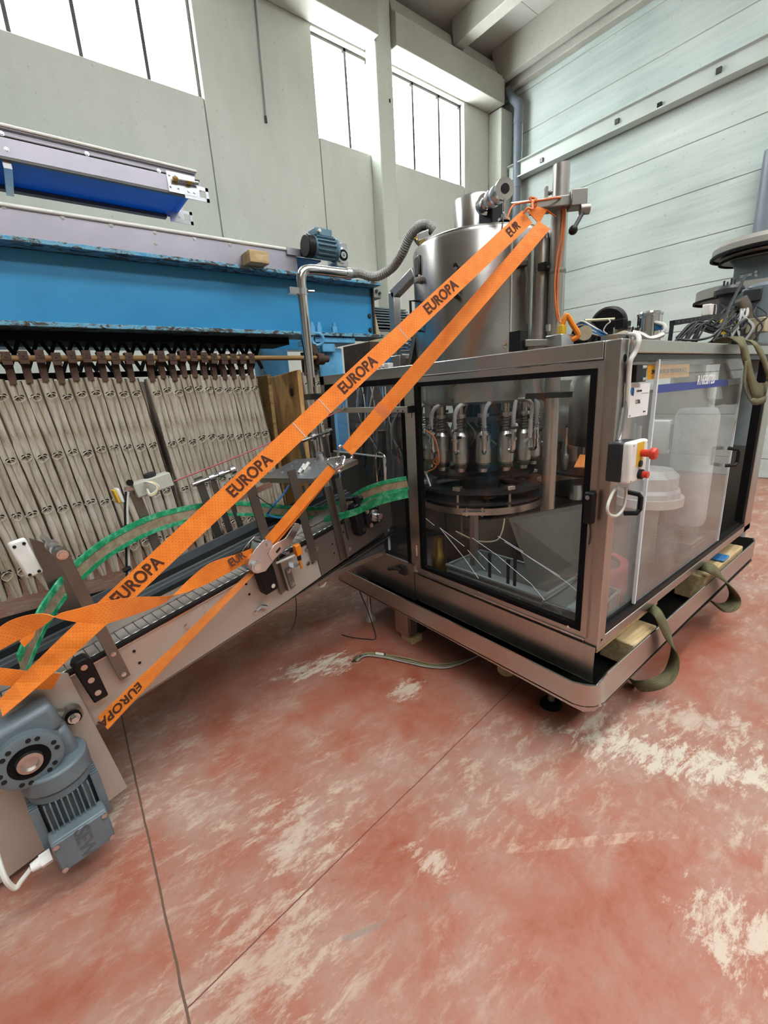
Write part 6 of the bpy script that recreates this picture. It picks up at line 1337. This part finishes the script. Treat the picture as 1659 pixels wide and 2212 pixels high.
# two wire hooks
def wire(pts, r, name): return MB().tube(smooth_path(pts, 5), r, 8).build(name, 'chrome', s2)
hd = face(A2, RT, HK); a, b = HK + hd * .036, HK - hd * .036
wire([a, a + e_ * .015, HK + hd * .030 + e_ * .03, HK + hd * .008 + e_ * .075, HK + hd * .02 + e_ * .09 + n_ * .02, HK + hd * .03 + e_ * .05 + n_ * .03], .0055, 'hook')
wire([b, b + e_ * .015, HK - hd * .02 + e_ * .04, HK + hd * .002 + e_ * .075, HK + hd * .016 + e_ * .09 + n_ * .025, HK + hd * .026 + e_ * .05 + n_ * .032], .0055, 'hook')
wire([a - hd * .0, b], .0055, 'hook_bar')
a, b = HK2 + hd * .034, HK2 - hd * .034
wire([a, a - e_ * .02, HK2 + hd * .006 - e_ * .05, HK2 + hd * .012 - e_ * .07 + n_ * .02, HK2 + hd * .03 - e_ * .04 + n_ * .03], .0055, 'hook'); wire([b, b - e_ * .02, HK2 - hd * .01 - e_ * .05, HK2 + hd * .008 - e_ * .075 + n_ * .022, HK2 + hd * .024 - e_ * .045 + n_ * .032], .0055, 'hook'); wire([a, b], .0055, 'hook_bar')
R0 = ray_on_line(582, 1170, A2, RT)
webbing('short_webbing', HK2, R0, SW * .62, s2, 14, 0, 0); webbing('short_webbing', HK2 + V((.002, .004, -.010)), R0 + V((.012, .006, -.02)), SW * .5, s2, 14, 0, .3)
# ratchet tensioner: two side plates, handle, spool
v0, v1 = -.165, -.085
def rp(px, py): q = cl(px, py, v=-.165); return q.x, q.z
for vv in (v0, v1):
    P2 = [rp(*q) for q in ((540, 1204), (552, 1186), (570, 1166), (586, 1168), (594, 1184), (598, 1202), (574, 1234), (556, 1239), (542, 1232), (536, 1218))]
    MB().prism([cw((u, vv, w)) for u, w in P2], CVV * .003).build('ratchet_plate', 'zinc', s2, bev=.001)
    P2 = [rp(*q) for q in ((578, 1196), (592, 1176), (616, 1162), (637, 1130), (645, 1130), (648, 1138), (630, 1170), (604, 1196), (588, 1212))]
    MB().prism([cw((u, vv - (.004 if vv == v0 else -.004), w)) for u, w in P2], CVV * .003).build('handle_plate', 'chrome', s2, bev=.001)
u, w = rp(600, 1188); MB().frame(cw((u, v0 - .006, w)), (CU * .8 + CW * .35).normalized() * .014, CVV * .0008, (CW * .8 - CU * .35).normalized() * .004).build('stamped_mark', 'black_hole', s2)
def cross(px, py, r, nm, mat='zinc', ext=.006): u, w = rp(px, py); return MB().cyl(cw((u, v0 - ext, w)), cw((u, v1 + ext, w)), r, n=20).build(nm, mat, s2)
cross(553, 1224, .027, 'ratchet_wheel', 'zinc', .012); cross(553, 1224, .017, 'spool', 'chrome', .016); cross(580, 1176, .011, 'pivot_bolt', 'chrome', .010); cross(642, 1136, .010, 'handle_rivet', 'chrome', .006)
u, w = rp(562, 1186); MB().frame(cw((u, (v0 + v1) / 2, w)), CU * .012 + CW * .02, CVV * .034, CU * .004 - CW * .002).build('locking_pawl', 'chrome', s2, bev=.002)
a, b = rp(640, 1136), rp(602, 1180); MB().prism([cw((a[0], v0 + .004, a[1])), cw((a[0], v1, a[1])), cw((b[0], v1, b[1])), cw((b[0], v0 + .004, b[1]))], CW * .003).build('handle_web', 'zinc', s2)
cross(560, 1212, .026, 'webbing_roll', 'orange_webbing', -.008)
a, b, c = rp(635, 1128), rp(622, 1140), rp(600, 1168)
MB().ribbon([cw((q[0], v0 + .008, q[1])) for q in (a, b, c)], [cw((q[0], v1 - .002, q[1])) for q in (a, b, c)]).build('wound_webbing', 'orange_webbing', s2, solid=.008)
# webbing from the ratchet down under the free end, almost edge-on
E0 = cw(cl(545, 1236, v=-.12)); E1 = cw(cl(222, 1562, v=-.05))
L, R = [], []
for i in range(31):
    f = i / 30; p = E0.lerp(E1, f); dv = face(E0, E1, p); nn = (E1 - E0).normalized().cross(dv); k = .30 + .22 * math.sin(f * 2.2) + (.35 * max(0, (f - .6) / .4)); ang = math.acos(min(.999, k)); wv = dv * math.cos(ang) + nn * math.sin(ang)
    L.append(p + wv * SW / 2); R.append(p - wv * SW / 2)
MB().ribbon(L, R).build('lower_webbing', 'orange_webbing', s2, solid=.003, smooth=False)
p = ray_on_line(256, 1517, E0, E1); dv = face(E0, E1, p); nn = (E1 - E0).normalized().cross(dv)
wv = (L[27] - R[27]).normalized(); x_ = (E1 - E0).normalized(); y_ = wv if x_.cross(wv).dot(CP - p) > 0 else -wv
text('strap_print', 'EUROPA', 'strap_print', .055, p + x_.cross(y_).normalized() * .004, x_, y_, s2, ext=.0002, sx=.9, bold=.0014)
# slack tail with two twists
tail = [((556, 1180), (546, 1206), -.11), ((511, 1197), (520, 1222), -.11), ((455, 1216), (470, 1250), -.12), ((410, 1250), (432, 1268), -.13), ((378, 1282), (392, 1283), -.17), ((350, 1305), (352, 1288), -.22), ((290, 1328), (290, 1290), -.29), ((230, 1346), (225, 1300), -.34), ((175, 1345), (172, 1314), -.35), ((128, 1336), (128, 1326), -.34), ((96, 1326), (105, 1344), -.32), ((55, 1330), (72, 1366), -.29), ((12, 1346), (30, 1388), -.26), ((-30, 1380), (-10, 1410), -.24)]
L = smooth_path([cw(cl(*a, v=v)) for a, b, v in tail], 6); R = smooth_path([cw(cl(*b, v=v)) for a, b, v in tail], 6)
MB().ribbon(L, R).build('slack_tail', 'orange_webbing', s2, solid=.003, smooth=False)
p = cw(cl(512, 1208, v=-.118)); x_ = (cw(cl(545, 1188, v=-.118)) - cw(cl(480, 1232, v=-.118))).normalized(); text('strap_print', 'EUR', 'strap_print', .048, p + (CP - p).normalized() * .006, x_, x_.cross(p - CP) * -1 if x_.cross(p - CP).z < 0 else x_.cross(p - CP), s2, ext=.0002, sx=.9, bold=.0014)
for nm, pts_ in (('tail_end', [((-20, 1440), (-20, 1478)), ((40, 1447), (40, 1483)), ((85, 1453), (75, 1489)), ((131, 1455), (114, 1488))]), ('tail_loop', [((42, 1385), (52, 1398)), ((62, 1362), (72, 1376)), ((76, 1340), (80, 1352))])):
    v_ = {'tail_end': -.055, 'tail_loop': -.04}[nm]
    MB().ribbon(smooth_path([cw(cl(*a, v=v_)) for a, b in pts_], 5), smooth_path([cw(cl(*b, v=v_)) for a, b in pts_], 5)).build(nm, 'orange_webbing', s2, solid=.003, smooth=False)

# ================================================================== small things on the floor
def floor_cable(pts, r, mat): return MB().tube(smooth_path([at(x, y, Z=z_) for x, y, z_ in pts], 8), r, 6).build('cable', mat, t)
t = root('cable_bundle', at(800, 1425, Z=0), 'olive-grey cut cable bundle lying on the floor in front of the tray', 'cable')
for k, (dy, m_) in enumerate(((0, 'cable_olive'), (5, 'cable_olive'), (9, 'grey_hose'))):
    floor_cable([(765 + k * 3, 1425 + dy * .4, .01), (790, 1411 + dy * .6, .012), (830, 1414 + dy * .7, .012), (880, 1422 + dy, .012), (930, 1434 + dy * .8, .012), (975, 1432 + dy * .9, .012), (1030, 1416 + dy * .2, .03), (1060, 1400, .08)], .0046, m_)
for k in range(2): floor_cable([(760 + k * 4, 1430 - k * 5, .008), (772, 1422 - k * 4, .012), (792, 1414, .012)], .004, 'cable_black')
a, b = at(812, 1412, Z=.012), at(830, 1415, Z=.012); MB().cyl(a, b, .011, n=10).build('tape_wrap', 'cable_white', t); MB().cyl(b, b + V((.006, -.004, 0)), .015, n=8).build('cable_tie', 'cable_black', t)
o = MB().tube(smooth_path([at(762, 1235, X=1.60), at(768, 1250, X=1.58), at(780, 1285, X=1.585), at(795, 1320, X=1.6), at(803, 1345, Z=.06), at(812, 1378, Z=.004), at(795, 1381, Z=.004), at(760, 1377, Z=.004), at(738, 1371, Z=.004)], 8), .0035, 6).build('loose_cable', 'cable_black'); tag(o, 'thin black cable hanging from the tray end to the floor', 'cable')
o = MB().tube(smooth_path([cw(cl(638, 1284, v=.05)), cw(cl(640, 1310, v=.05)), cw(cl(638, 1340, v=.05)), cw(cl(630, 1360, v=.05))], 6), .0025, 6).build('loose_cable', 'cable_black'); tag(o, 'short thin black wire hanging under the conveyor side panel', 'cable')
o = MB().tube(smooth_path([cw(cl(689, 1262, v=.06)), cw(cl(692, 1268, v=.04)), cw(cl(700, 1264, v=.03)), cw(cl(706, 1254, v=.05)), cw(cl(712, 1251, v=.08))], 6), .005, 6).build('cable_end', 'cable_cream'); tag(o, 'cream cable end poking out under the conveyor brace', 'cable')
q = at(1092, 1448, Z=.10); o = MB().cyl(V((q.x + .1, q.y + .05, .12)), V((q.x, q.y, .10)), .045, n=20).build('drain_pipe', 'beige_paint', fm)
